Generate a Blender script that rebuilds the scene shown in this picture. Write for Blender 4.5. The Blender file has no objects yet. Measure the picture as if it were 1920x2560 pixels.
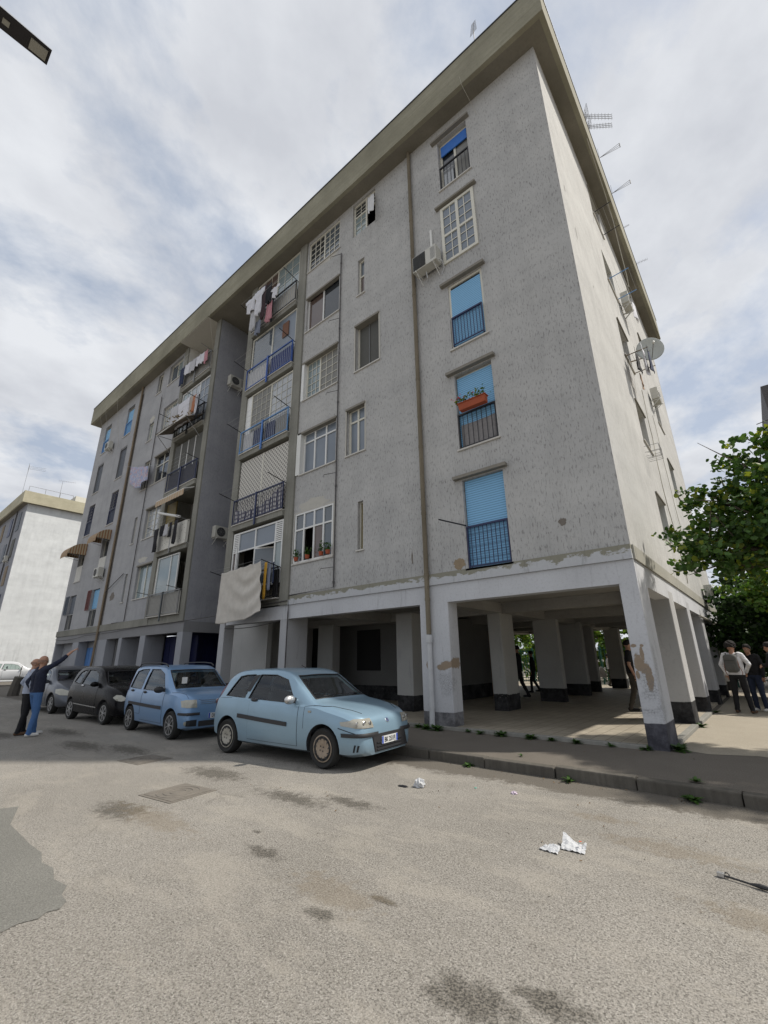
import bpy, bmesh, math, random
from mathutils import Vector, Matrix, noise
from math import sin, cos, pi, radians as R

SUN_E, EXPO, SKYOFF = 4.0, 0.18, (5.6, 2.3, 0)
SC = bpy.context.scene
COL = SC.collection
rnd = random.Random(7)

# ---------------------------------------------------------------- camera
cam_d = bpy.data.cameras.new('camera'); cam = bpy.data.objects.new('camera', cam_d); COL.objects.link(cam)
cam_d.sensor_fit = 'VERTICAL'; cam_d.sensor_height = 36.0
cam_d.lens = 36.0*1104.04/2560.0
cam_d.clip_start = 0.05; cam_d.clip_end = 3000
def cam_matrix(yaw, pit, rol, loc):
    cy, sy = cos(yaw), sin(yaw)
    f = Vector((sy*cos(pit), cy*cos(pit), sin(pit)))
    r = Vector((cy, -sy, 0)); u = r.cross(f)
    r2 = cos(rol)*r + sin(rol)*u; u2 = -sin(rol)*r + cos(rol)*u
    m = Matrix((r2, u2, -f)).transposed().to_4x4(); m.translation = loc
    return m
cam.matrix_world = cam_matrix(-0.694607, 0.323521, -0.013293, Vector((1.6025, -9.0430, 1.4557)))
SC.camera = cam

# ---------------------------------------------------------------- sky and sun
SUN_EL, SUN_AZ = R(52), math.atan2(0.8, 0.6)      # azimuth measured from +Y towards +X
w = bpy.data.worlds.new('World'); SC.world = w; w.use_nodes = True
nt = w.node_tree; N = nt.nodes; Lk = nt.links; N.clear()
out = N.new('ShaderNodeOutputWorld'); bg = N.new('ShaderNodeBackground'); bg.inputs['Strength'].default_value = 0.1
sky = N.new('ShaderNodeTexSky'); sky.sky_type = 'NISHITA'; sky.sun_disc = False
sky.sun_elevation = SUN_EL; sky.sun_rotation = SUN_AZ; sky.altitude = 20; sky.air_density = 1.0; sky.dust_density = 2.5
tc = N.new('ShaderNodeTexCoord'); sep = N.new('ShaderNodeSeparateXYZ'); Lk.new(tc.outputs['Generated'], sep.inputs[0])
def wm(op, a, b=None, c=None):
    n = N.new('ShaderNodeMath'); n.operation = op
    for i, v in enumerate((a, b, c)):
        if v is None: continue
        if isinstance(v, (int, float)): n.inputs[i].default_value = v
        else: Lk.new(v, n.inputs[i])
    return n.outputs[0]
zz = wm('ADD', wm('MAXIMUM', sep.outputs[2], 0.0), 0.18)
cx = wm('DIVIDE', sep.outputs[0], zz); cyy = wm('DIVIDE', sep.outputs[1], zz)
comb = N.new('ShaderNodeCombineXYZ'); Lk.new(cx, comb.inputs[0]); Lk.new(cyy, comb.inputs[1])
mp = N.new('ShaderNodeMapping'); Lk.new(comb.outputs[0], mp.inputs[0]); mp.inputs['Location'].default_value = SKYOFF
mp.inputs['Rotation'].default_value = (0, 0, R(35)); mp.inputs['Scale'].default_value = (1.0, 0.85, 1)
n1 = N.new('ShaderNodeTexNoise'); n1.inputs['Scale'].default_value = 2.6; n1.inputs['Detail'].default_value = 9; n1.inputs['Roughness'].default_value = 0.60; n1.inputs['Distortion'].default_value = 0.15
Lk.new(mp.outputs[0], n1.inputs['Vector'])
cr = N.new('ShaderNodeValToRGB'); cr.color_ramp.elements[0].position = 0.36; cr.color_ramp.elements[1].position = 0.52
cr.color_ramp.elements[0].color = (0.25, 0.25, 0.25, 1); cr.color_ramp.elements[1].color = (1, 1, 1, 1)
Lk.new(n1.outputs[0], cr.inputs[0])
n2 = N.new('ShaderNodeTexNoise'); n2.inputs['Scale'].default_value = 3.6; n2.inputs['Detail'].default_value = 8; n2.inputs['Roughness'].default_value = 0.55
Lk.new(mp.outputs[0], n2.inputs['Vector'])
cr2 = N.new('ShaderNodeValToRGB'); e = cr2.color_ramp.elements
e[0].position = 0.34; e[0].color = (5.35, 5.55, 6.0, 1); e[1].position = 0.64; e[1].color = (7.1, 7.3, 7.65, 1)
Lk.new(n2.outputs[0], cr2.inputs[0])
bl = N.new('ShaderNodeMix'); bl.data_type = 'RGBA'; bl.inputs[0].default_value = 0.62   # thin haze over the clear sky
Lk.new(sky.outputs[0], bl.inputs[6]); bl.inputs[7].default_value = (4.0, 4.8, 6.1, 1)
mx = N.new('ShaderNodeMix'); mx.data_type = 'RGBA'
Lk.new(cr.outputs[0], mx.inputs[0]); Lk.new(bl.outputs[2], mx.inputs[6]); Lk.new(cr2.outputs[0], mx.inputs[7])
Lk.new(mx.outputs[2], bg.inputs[0]); Lk.new(bg.outputs[0], out.inputs[0])
sd = bpy.data.lights.new('sun', 'SUN'); sd.energy = SUN_E; sd.angle = R(1.6); sd.color = (1.0, 0.94, 0.85)
so = bpy.data.objects.new('sun', sd); COL.objects.link(so)
sdir = Vector((sin(SUN_AZ)*cos(SUN_EL), cos(SUN_AZ)*cos(SUN_EL), sin(SUN_EL)))
so.rotation_euler = sdir.to_track_quat('Z', 'Y').to_euler(); so.location = (20, 20, 40)
SC.view_settings.view_transform = 'Standard'; SC.view_settings.look = 'None'
SC.view_settings.exposure = EXPO; SC.view_settings.gamma = 1

# ---------------------------------------------------------------- materials
class NT:
    def __init__(s, name):
        s.m = bpy.data.materials.new(name); s.m.use_nodes = True
        s.n = s.m.node_tree.nodes; s.l = s.m.node_tree.links
        s.b = s.n['Principled BSDF']
        s.tc = s.n.new('ShaderNodeTexCoord').outputs['Object']
    def v(s, sock, val):
        if hasattr(val, 'is_linked') or hasattr(val, 'links'): s.l.new(val, sock)
        else: sock.default_value = val
    def map(s, scale=(1, 1, 1), loc=(0, 0, 0), rot=(0, 0, 0)):
        m = s.n.new('ShaderNodeMapping'); s.l.new(s.tc, m.inputs[0])
        m.inputs['Scale'].default_value = scale; m.inputs['Location'].default_value = loc; m.inputs['Rotation'].default_value = rot
        return m.outputs[0]
    def noise(s, scale, detail=3, rough=.5, vec=None, dist=0):
        t = s.n.new('ShaderNodeTexNoise'); t.inputs['Scale'].default_value = scale; t.inputs['Detail'].default_value = detail
        t.inputs['Roughness'].default_value = rough; t.inputs['Distortion'].default_value = dist
        s.l.new(vec or s.tc, t.inputs['Vector']); return t.outputs[0]
    def vor(s, scale, vec=None, out=0, feature='F1'):
        t = s.n.new('ShaderNodeTexVoronoi'); t.inputs['Scale'].default_value = scale; t.feature = feature
        s.l.new(vec or s.tc, t.inputs['Vector']); return t.outputs[out]
    def ramp(s, fac, a, b, ca=(0, 0, 0, 1), cb=(1, 1, 1, 1)):
        t = s.n.new('ShaderNodeValToRGB'); s.l.new(fac, t.inputs[0]); e = t.color_ramp.elements
        e[0].position = a; e[1].position = b; e[0].color = ca if len(ca) == 4 else (*ca, 1); e[1].color = cb if len(cb) == 4 else (*cb, 1)
        return t.outputs[0]
    def mix(s, fac, a, b, mode='MIX'):
        t = s.n.new('ShaderNodeMix'); t.data_type = 'RGBA'; t.blend_type = mode
        s.v(t.inputs[0], fac); s.v(t.inputs[6], a if not isinstance(a, tuple) else (*a[:3], 1)); s.v(t.inputs[7], b if not isinstance(b, tuple) else (*b[:3], 1))
        return t.outputs[2]
    def math(s, op, a, b=0.0, c=0.0):
        t = s.n.new('ShaderNodeMath'); t.operation = op; s.v(t.inputs[0], a); s.v(t.inputs[1], b); s.v(t.inputs[2], c); return t.outputs[0]
    def vm(s, op, a, b=(0, 0, 0)):
        t = s.n.new('ShaderNodeVectorMath'); t.operation = op; s.v(t.inputs[0], a); s.v(t.inputs[1], b)
        return t.outputs['Value'] if op == 'LENGTH' else t.outputs[0]
    def xyz(s):
        t = s.n.new('ShaderNodeSeparateXYZ'); s.l.new(s.tc, t.inputs[0]); return t.outputs
    def spot(s, c, r, n, amp=.5, soft=.06):
        d = s.vm('LENGTH', s.vm('MULTIPLY', s.vm('SUBTRACT', s.tc, c), (1/r[0], 1/r[1], 1/r[2])))
        d = s.math('ADD', d, s.math('MULTIPLY', s.math('SUBTRACT', n, .5), amp*4))
        return s.ramp(d, 1-soft, 1+soft, (1, 1, 1, 1), (0, 0, 0, 1))
    def spots(s, lst, n, amp=.5, soft=.06):
        o = None
        for c, r in lst:
            k = s.spot(c, r, n, amp, soft); o = k if o is None else s.math('MAXIMUM', o, k)
        return o
    def fin(s, col, rough=.8, bump=None, strength=.3, dist=.01, metal=0, spec=.5, **k):
        s.v(s.b.inputs['Base Color'], col if not isinstance(col, tuple) else (*col[:3], 1)); s.v(s.b.inputs['Roughness'], rough)
        s.b.inputs['Metallic'].default_value = metal; s.b.inputs['Specular IOR Level'].default_value = spec
        if bump is not None:
            t = s.n.new('ShaderNodeBump'); t.inputs['Strength'].default_value = strength; t.inputs['Distance'].default_value = dist
            s.l.new(bump, t.inputs['Height']); s.l.new(t.outputs[0], s.b.inputs['Normal'])
        for kk, vv in k.items(): s.b.inputs[kk].default_value = vv
        return s.m
MC = {}
def M(name, col, rough=.6, var=.12, metal=0, sc=6, spec=.5, bump=0, **k):
    "plain paint, metal, cloth or plastic with a little wear"
    if name in MC: return MC[name]
    t = NT(name); n = t.noise(sc, 4, .6)
    c = t.mix(n, tuple(x*(1-var) for x in col), tuple(min(1, x*(1+var)) for x in col))
    MC[name] = t.fin(c, rough, t.noise(sc*9, 2) if bump else None, bump, .004, metal=metal, spec=spec, **k)
    return MC[name]

def mat_stucco(name, ca, cb, dark, pits=1.0):
    t = NT(name); v = t.map((1, 1, .33))
    big = t.noise(.23, 4, .6); mid = t.noise(1.6, 5, .65)
    c = t.mix(t.ramp(big, .38, .62), ca, cb)
    c = t.mix(t.ramp(mid, .3, .75), tuple(x*.86 for x in ca), c)
    p = t.noise(29, 3, .66, t.map((1, 1, .26)), .2); p2 = t.noise(60, 2, .5, v)
    pit = t.ramp(p, .54, .64)
    c = t.mix(t.math('MULTIPLY', pit, .62*pits), c, dark)
    fl = t.noise(3.2, 6, .75); c = t.mix(t.math('MULTIPLY', t.ramp(fl, .58, .66), .16), c, dark)
    sv = t.noise(2.6, 5, .7, t.map((1, 1, .10), (4, 2, 9))); c = t.mix(t.math('MULTIPLY', t.ramp(sv, .46, .66), .17), c, tuple(x*.45 for x in ca))
    hb = t.noise(1.0, 4, .6, t.map((.12, .12, .75))); c = t.mix(t.math('MULTIPLY', t.ramp(hb, .42, .62), .22), c, tuple(min(1, x*1.22) for x in cb))
    # run-off under the eaves and above the ledge
    st = t.noise(5, 4, .7, t.map((1, 1, .06))); st = t.ramp(st, .56, .74)
    z = t.xyz()[2]; low = t.ramp(t.math('DIVIDE', z, 22.0), .155, .20, (1, 1, 1, 1), (0, 0, 0, 1))
    low = t.math('MAXIMUM', low, .16)
    c = t.mix(t.math('MULTIPLY', t.math('MULTIPLY', st, low), .6), c, tuple(x*.42 for x in ca))
    h = t.math('ADD', p, t.math('MULTIPLY', p2, .4))
    return t.fin(c, .92, h, .55, .02, spec=.2)
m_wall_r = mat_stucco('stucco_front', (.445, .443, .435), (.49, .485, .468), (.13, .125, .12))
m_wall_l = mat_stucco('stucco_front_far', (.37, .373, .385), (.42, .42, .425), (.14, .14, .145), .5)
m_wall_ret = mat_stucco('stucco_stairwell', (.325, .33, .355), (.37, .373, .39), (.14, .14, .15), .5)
m_wall_e = mat_stucco('stucco_end', (.50, .495, .475), (.55, .545, .52), (.30, .285, .26), .8)

def mat_concrete(name, ca, cb, lines='z', crack=.4):
    t = NT(name); sc = (.25, .25, 7) if lines == 'z' else (7, 7, .25)
    v = t.map(sc); n = t.noise(1.3, 6, .7, v); b = t.noise(.5, 5, .6); f = t.noise(14, 4, .65)
    c = t.mix(t.ramp(n, .35, .7), ca, cb); c = t.mix(t.ramp(b, .35, .7), c, tuple(x*.78 for x in ca))
    c = t.mix(t.math('MULTIPLY', t.ramp(f, .5, .75), .35), c, tuple(x*.55 for x in ca))
    s = t.noise(2.2, 6, .8, t.map((1, 1, 9))); s = t.ramp(s, .66, .70)
    c = t.mix(t.math('MULTIPLY', s, crack), c, (.16, .13, .10))
    return t.fin(c, .9, t.math('ADD', n, t.math('MULTIPLY', f, .5)), .4, .02, spec=.2)
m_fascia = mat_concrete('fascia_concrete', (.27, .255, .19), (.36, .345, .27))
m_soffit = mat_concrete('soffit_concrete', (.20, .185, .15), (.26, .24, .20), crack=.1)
m_pil = mat_concrete('pilaster_concrete', (.235, .23, .20), (.31, .305, .27), 'x', .15)
m_ceil = mat_concrete('underside_paint', (.33, .32, .30), (.39, .38, .36), crack=.05)

def mat_white(name, peel=(), peel2=(), dado=.43, dark=(.012, .012, .013), dadot=.0, edge=.05, base=(.56, .57, .59), bare=(.33, .26, .19)):
    "white-washed concrete with a black painted foot and places where the plaster has come away"
    t = NT(name); n = t.noise(3.3, 7, .72); f = t.noise(20, 5, .7); b = t.noise(.7, 3)
    c = t.mix(t.ramp(b, .3, .7), base, tuple(x*.84 for x in base))
    c = t.mix(t.math('MULTIPLY', t.ramp(f, .52, .72), .35), c, (.25, .245, .25))
    st = t.ramp(t.noise(7, 5, .7, t.map((1, 1, .12))), .58, .72)
    c = t.mix(t.math('MULTIPLY', st, .4), c, (.17, .17, .18))
    if peel:
        k = t.spots(peel, t.noise(11, 8, .78), .5, .04); c = t.mix(k, c, t.mix(f, tuple(x*.7 for x in bare), bare))
        ring = t.spots([(a, tuple(x*1.12 for x in r_)) for a, r_ in peel], t.noise(11, 8, .78), .5)
        c = t.mix(t.math('MULTIPLY', t.math('SUBTRACT', ring, k), .5), c, (.2, .18, .16))
    if peel2: c = t.mix(t.math('MULTIPLY', t.math('MULTIPLY', t.spots(peel2, n, .8, .5), t.ramp(t.noise(34, 5, .75), .42, .62)), .7), c, (.17, .17, .175))
    z = t.xyz()[2]
    zz = t.math('ADD', z, t.math('MULTIPLY', t.math('SUBTRACT', n, .5), edge))
    dk_ = t.mix(t.ramp(t.noise(2.6, 6, .75), .42, .66), dark, tuple(x*2.2+.03 for x in dark))
    k = t.ramp(t.math('SUBTRACT', zz, dado-.5), .494, .506, (1, 1, 1, 1), (0, 0, 0, 1))
    scuff = t.ramp(t.noise(5, 6, .75), .60, .66)
    c = t.mix(k, c, t.mix(t.math('MULTIPLY', scuff, dadot), dk_, (.36, .35, .33)))
    return t.fin(c, .85, t.math('ADD', n, f), .35, .015, spec=.25)
def mat_band():
    t = NT('flaking_band_paint'); n = t.noise(2.6, 7, .7, t.map((1, 1, 2.2))); f = t.noise(18, 5, .7)
    z = t.xyz()[2]; k = t.ramp(t.math('ADD', t.math('MULTIPLY', t.math('SUBTRACT', z, 3.17), -2.6), t.math('MULTIPLY', n, 1.5)), .30, .36)
    c = t.mix(k, t.mix(f, (.20, .195, .155), (.30, .29, .235)), t.mix(f, (.42, .43, .445), (.52, .53, .545)))
    st = t.ramp(t.noise(9, 5, .7, t.map((1, 1, .15))), .56, .7)
    c = t.mix(t.math('MULTIPLY', st, .5), c, (.12, .12, .11))
    return t.fin(c, .9, n, .4, .01, spec=.2)
m_band = mat_band()
m_beam = mat_white('beam_whitewash', dado=-5, edge=0)
m_beam_l = mat_white('beam_grey', dado=-5, edge=0, base=(.25, .25, .255))
m_inner = mat_white('inner_whitewash', dado=.48, base=(.40, .40, .385), dadot=.3)
m_column = mat_white('column_whitewash', dado=.42, base=(.46, .465, .475), dadot=.25)
m_column_l = mat_white('column_grey_paint', dado=-5, base=(.33, .34, .365))

def mat_asphalt():
    t = NT('old_asphalt'); big = t.noise(.35, 5, .6); mid = t.noise(1.7, 6, .68)
    f = t.noise(62, 4, .8); f2 = t.noise(150, 2, .6); v = t.vor(58)
    c = t.mix(t.ramp(big, .35, .66), (.232, .216, .190), (.300, .281, .250))
    c = t.mix(t.math('MULTIPLY', t.ramp(mid, .54, .74), .38), c, (.20, .185, .155))
    grit = t.ramp(f, .50, .58); c = t.mix(t.math('MULTIPLY', grit, .80), c, (.075, .068, .058))
    pale_grit = t.ramp(f2, .54, .64); c = t.mix(t.math('MULTIPLY', pale_grit, .6), c, (.47, .45, .41))  # pale aggregate grains in the asphalt
    md = t.noise(13, 5, .75, None, .5); c = t.mix(t.math('MULTIPLY', t.ramp(md, .52, .66), .30), c, (.13, .118, .10)); c = t.mix(t.math('MULTIPLY', t.ramp(t.noise(.9, 5, .7, t.map((1, 2.2, 1), (7, 3, 0))), .5, .62), .35), c, (.35, .322, .275))
    k = t.ramp(v, .13, .24, (1, 1, 1, 1), (0, 0, 0, 1)); c = t.mix(t.math('MULTIPLY', k, .72), c, (.06, .055, .05))
    n = t.noise(3.5, 6, .75)
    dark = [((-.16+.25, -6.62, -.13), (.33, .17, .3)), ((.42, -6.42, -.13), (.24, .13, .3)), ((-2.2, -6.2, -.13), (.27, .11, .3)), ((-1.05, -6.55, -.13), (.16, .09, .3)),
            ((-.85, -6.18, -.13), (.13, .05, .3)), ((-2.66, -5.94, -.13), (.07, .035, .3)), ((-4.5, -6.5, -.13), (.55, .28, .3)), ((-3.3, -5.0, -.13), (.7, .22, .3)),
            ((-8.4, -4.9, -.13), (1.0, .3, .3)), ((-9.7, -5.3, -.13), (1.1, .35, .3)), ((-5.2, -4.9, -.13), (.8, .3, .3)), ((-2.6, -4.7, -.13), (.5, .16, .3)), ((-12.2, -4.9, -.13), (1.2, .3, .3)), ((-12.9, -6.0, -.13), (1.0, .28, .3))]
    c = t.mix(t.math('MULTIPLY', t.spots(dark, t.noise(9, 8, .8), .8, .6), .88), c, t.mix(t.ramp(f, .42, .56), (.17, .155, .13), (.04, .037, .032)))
    ck = t.vor(.9, t.map((1, 1, 1), (3, 1, 0)), 0, 'DISTANCE_TO_EDGE'); ck = t.math('ADD', ck, t.math('MULTIPLY', t.math('SUBTRACT', t.noise(6, 5, .8), .5), .10)); ck = t.ramp(ck, .006, .016, (1, 1, 1, 1), (0, 0, 0, 1))
    c = t.mix(t.math('MULTIPLY', t.math('MULTIPLY', ck, t.ramp(t.noise(.6, 3), .56, .64)), .22), c, (.07, .062, .052))
    # damp dirt along the kerb
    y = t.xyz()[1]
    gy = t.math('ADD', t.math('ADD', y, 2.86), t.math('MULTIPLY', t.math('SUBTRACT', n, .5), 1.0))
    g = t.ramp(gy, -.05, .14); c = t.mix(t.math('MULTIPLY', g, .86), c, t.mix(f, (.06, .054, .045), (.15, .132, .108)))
    br = [((-1.2, -6.3, -.13), (.5, .2, .3)), ((-3.9, -6.4, -.13), (.9, .2, .3)), ((.55, -4.0, -.13), (.6, .2, .3)), ((-.1, -3.5, -.13), (.35, .12, .3)), ((1.3, -4.9, -.13), (.5, .2, .3))]
    c = t.mix(t.math('MULTIPLY', t.spots(br, t.noise(9, 5, .7), .8, .5), .38), c, (.17, .135, .09))
    return t.fin(c, .9, t.math('ADD', f, t.math('MULTIPLY', v, .7)), .5, .012, spec=.25)
m_road = mat_asphalt()
def mat_patch(name, ca, cb):
    t = NT(name); f = t.noise(70, 4, .7); b = t.noise(1.5, 4, .6); v = t.vor(110)
    c = t.mix(t.ramp(f, .35, .68), ca, cb); c = t.mix(t.math('MULTIPLY', b, .5), c, tuple(x*.7 for x in ca))
    return t.fin(c, .9, t.math('ADD', f, v), .45, .01, spec=.25)
m_patch = mat_patch('asphalt_patch', (.135, .132, .118), (.265, .26, .235))
m_pave = mat_patch('pavement_asphalt', (.105, .092, .076), (.235, .21, .178))
m_lot = mat_patch('sunlight_tinted_ground', (.30, .265, .21), (.47, .425, .345))  # pale open ground; part of its sunlight is put into the colour
m_kerb = mat_concrete('kerb_stone', (.095, .087, .074), (.165, .152, .13), 'x', .3)
m_slab = mat_concrete('slab_edge', (.25, .245, .22), (.34, .33, .30), 'x', .1)
def mat_tiles():
    t = NT('cement_floor_tiles'); b = t.n.new('ShaderNodeTexBrick'); t.l.new(t.map((1, 1, 1)), b.inputs['Vector'])
    b.offset = 0; b.inputs['Scale'].default_value = 1; b.inputs['Brick Width'].default_value = .25; b.inputs['Row Height'].default_value = .25
    b.inputs['Mortar Size'].default_value = .006; b.inputs['Color1'].default_value = (.42, .375, .30, 1); b.inputs['Color2'].default_value = (.36, .32, .25, 1); b.inputs['Mortar'].default_value = (.12, .105, .085, 1)
    c = t.mix(t.math('MULTIPLY', t.ramp(t.noise(1.2, 5, .7), .4, .7), .4), b.outputs[0], (.15, .125, .095))
    return t.fin(c, .6, b.outputs[1], -.3, .004, spec=.3)
m_tiles = mat_tiles()

def mat_glass_dark(name, col=(.03, .035, .04), rough=.04, sp=.8):
    t = NT(name); n = t.noise(.9, 2)
    return t.fin(t.mix(n, tuple(x*.7 for x in col), tuple(x*1.3 for x in col)), rough, t.noise(1.3, 1), .02, .05, spec=sp)
G_dark = mat_glass_dark('window_glass_dark'); G_mid = mat_glass_dark('window_glass_grey', (.10, .12, .14))
G_cyan = mat_glass_dark('window_glass_curtained', (.22, .27, .28)); G_white = mat_glass_dark('window_glass_net', (.34, .36, .38))
G_brown = mat_glass_dark('window_glass_drape', (.10, .07, .06)); G_frost = mat_glass_dark('window_glass_frosted', (.15, .18, .22), .35)
m_upvc = M('cream_window_frame', (.62, .60, .52), .4, .08); m_whitef = M('white_window_frame', (.70, .70, .68), .4, .06)
m_sill = M('marble_sill', (.52, .50, .46), .6, .2, sc=12); m_lint = M('lintel_slab', (.22, .205, .175), .9, .2, sc=9, bump=.3)
m_navy = M('navy_painted_iron', (.012, .02, .075), .45, .3); m_blue = M('blue_painted_iron', (.02, .08, .32), .45, .25)
m_lblue = M('light_blue_paint', (.12, .27, .52), .5, .2); m_black = M('black_iron', (.012, .012, .015), .5, .3)
m_white = M('white_plastic', (.66, .66, .63), .45, .06); m_grey = M('grey_metal', (.22, .22, .22), .45, .2, metal=.4)
m_rust = M('rusty_pipe', (.20, .155, .105), .8, .35, sc=4); m_pipe = M('beige_drainpipe', (.25, .225, .165), .7, .3, sc=3)
m_pipew = M('whitewashed_pipe', (.50, .51, .52), .7, .15); m_thin = M('dark_iron_pipe', (.075, .07, .07), .7, .4)
m_wood = M('brown_wood', (.16, .085, .04), .6, .3); m_olive = M('ochre_shutter', (.16, .12, .03), .6, .2)
m_dkblue = M('dark_blue_garage', (.008, .012, .06), .5, .3); m_gblue = M('blue_garage_paint', (.08, .20, .45), .6, .2)
m_dark = M('dark_interior', (.01, .01, .01), .9); m_room = M('loggia_plaster', (.50, .48, .43), .9, .08)
m_screen = M('grey_roller_screen', (.09, .09, .082), .8, .15); m_curt = M('grey_curtain', (.23, .23, .22), .9, .15)
def mat_stripe(name, ca, cb, axis, freq, rough=.6, sharp=.02, duty=.5, bump=.6):
    t = NT(name); x = t.xyz()[axis]; f = t.math('FRACT', t.math('MULTIPLY', x, freq))
    k = t.ramp(f, duty-sharp, duty+sharp); n = t.noise(3, 4, .6)
    c = t.mix(k, ca, cb); c = t.mix(t.math('MULTIPLY', n, .3), c, tuple(v*.7 for v in ca))
    return t.fin(c, rough, k, bump, .006)
m_shut = mat_stripe('light_blue_slats', (.22, .47, .72), (.06, .17, .33), 2, 17, duty=.80, sharp=.07)
m_shutd = mat_stripe('dull_slats', (.12, .14, .17), (.03, .035, .05), 2, 17, duty=.75, sharp=.08)
m_shutb = M('deep_blue_slats', (.025, .14, .48), .5, .1)

# ---------------------------------------------------------------- mesh helpers
def Tfront(u, d, z): return (u, -d, z)
def Tend(u, d, z): return (d, u, z)
class MB:
    def __init__(s, T=None): s.v = []; s.f = []; s.m = []; s.T = T; s.mi = 0
    def pt(s, p):
        s.v.append(tuple(s.T(*p)) if s.T else tuple(p)); return len(s.v)-1
    def face(s, idx): s.f.append(tuple(idx)); s.m.append(s.mi)
    def poly(s, pts): s.face([s.pt(p) for p in pts]); return s
    def box(s, a, b, c, d, e, f):
        i = [s.pt(p) for p in ((a, c, e), (b, c, e), (b, d, e), (a, d, e), (a, c, f), (b, c, f), (b, d, f), (a, d, f))]
        for q in ((0, 3, 2, 1), (4, 5, 6, 7), (0, 1, 5, 4), (1, 2, 6, 5), (2, 3, 7, 6), (3, 0, 4, 7)): s.face([i[k] for k in q])
        return s
    def tube(s, pts, r, n=6, cap=True, r2=None):
        pts = [Vector(p) for p in pts]; rings = []; L = len(pts)
        for i, p in enumerate(pts):
            t = (pts[min(i+1, L-1)]-pts[max(i-1, 0)]); t = t.normalized() if t.length > 1e-9 else Vector((0, 0, 1))
            a = t.cross(Vector((0, 0, 1)) if abs(t.z) < .9 else Vector((1, 0, 0))).normalized(); b = t.cross(a)
            rr = r if r2 is None else r+(r2-r)*i/max(1, L-1)
            if isinstance(r, (list, tuple)): rr = r[i]
            rings.append([s.pt(p+rr*(cos(2*pi*k/n)*a+sin(2*pi*k/n)*b)) for k in range(n)])
        for i in range(L-1):
            for k in range(n): s.face((rings[i][k], rings[i][(k+1) % n], rings[i+1][(k+1) % n], rings[i+1][k]))
        if cap: s.face(rings[0][::-1]); s.face(rings[-1])
        return s
    def grid(s, nu, nv, fn):
        g = [[s.pt(fn(i/nu, j/nv)) for j in range(nv+1)] for i in range(nu+1)]
        for i in range(nu):
            for j in range(nv): s.face((g[i][j], g[i+1][j], g[i+1][j+1], g[i][j+1]))
        return s
    def prism(s, pts, off):
        off = Vector(off); a = [s.pt(p) for p in pts]; b = [s.pt(Vector(p)+off) for p in pts]; n = len(pts)
        s.face(a[::-1]); s.face(b)
        for i in range(n): s.face((a[i], a[(i+1) % n], b[(i+1) % n], b[i]))
        return s
    def lathe(s, prof, n=16, axis='z', c=(0, 0, 0)):
        rings = []
        for r, h in prof:
            ring = []
            for k in range(n):
                a = 2*pi*k/n; x, y = r*cos(a), r*sin(a)
                ring.append(s.pt((c[0]+x, c[1]+y, c[2]+h) if axis == 'z' else (c[0]+x, c[1]+h, c[2]+y) if axis == 'y' else (c[0]+h, c[1]+x, c[2]+y)))
            rings.append(ring)
        for i in range(len(rings)-1):
            for k in range(n): s.face((rings[i][k], rings[i][(k+1) % n], rings[i+1][(k+1) % n], rings[i+1][k]))
        s.face(rings[0][::-1]); s.face(rings[-1]); return s
    def build(s, name, mat, parent=None, smooth=False, bevel=0, fix=True, loc=None):
        me = bpy.data.meshes.new(name); me.from_pydata(s.v, [], s.f)
        for m in (mat if isinstance(mat, (list, tuple)) else [mat]): me.materials.append(m)
        if any(s.m): me.polygons.foreach_set('material_index', s.m)
        if smooth: me.polygons.foreach_set('use_smooth', [True]*len(me.polygons))
        if fix:
            bm = bmesh.new(); bm.from_mesh(me); bmesh.ops.recalc_face_normals(bm, faces=bm.faces); bm.to_mesh(me); bm.free()
        o = bpy.data.objects.new(name, me); COL.objects.link(o)
        if parent: o.parent = parent
        if loc: o.location = loc
        if bevel:
            b = o.modifiers.new('bevel', 'BEVEL'); b.width = bevel; b.segments = 2; b.limit_method = 'ANGLE'
        return o
def tag(o, label=None, cat=None, group=None, kind=None):
    if label: o['label'] = label
    if cat: o['category'] = cat
    if group: o['group'] = group
    if kind: o['kind'] = kind
    return o
def thing(name, label, cat, loc=(0, 0, 0), rz=0, group=None):
    o = bpy.data.objects.new(name, None); COL.objects.link(o); o.location = loc; o.rotation_euler = (0, 0, rz)
    o.empty_display_size = .2
    return tag(o, label, cat, group)
def dup(root, loc, rz=0, label=None, group=None, scale=None):
    r = root.copy(); COL.objects.link(r); r.location = loc; r.rotation_euler = (0, 0, rz)
    if scale: r.scale = scale
    if label: r['label'] = label
    if group: r['group'] = group
    for ch in list(root.children):
        c = ch.copy(); COL.objects.link(c); c.parent = r
        for g in ch.children:
            d = g.copy(); COL.objects.link(d); d.parent = c
    return r
# ================================================================ setting: ground
def slab(name, mat, x0, x1, y0, y1, z0, z1, kind='structure'):
    return tag(MB().box(x0, x1, y0, y1, z0, z1).build(name, mat), kind=kind)
gm = MB(); gm.poly([(-700, -700, -.13), (700, -700, -.13), (700, 900, -.13), (-700, 900, -.13)])
tag(gm.build('road', m_road), kind='structure')
slab('pavement', m_pave, -14.6, 60, -2.04, 30, -.5, 0)
lot = MB(); lot.poly([(.05, .75, .004), (40, .75, .004), (40, 40, .004), (.05, 40, .004)])
lot_pts = [(.05, .30), (.5, .1), (1.1, .35), (1.9, .1), (3, .4), (5, .2), (60, .3), (60, 29.9), (.05, 29.9)]
lot = MB(); lot.poly([(x, y, .004) for x, y in lot_pts]); tag(lot.build('ground', m_lot), kind='structure')
bg = MB(); bg.poly([(-60, 17.0, .004), (.04, 17.0, .004), (.04, 29.9, .004), (-60, 29.9, .004)]); tag(bg.build('back_path', m_lot), kind='structure')
slab('back_pavement', m_pave, -60, -14.6, 15.9, 30, -.5, 0)
kb = MB(); x = -14.6; i = 0
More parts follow.
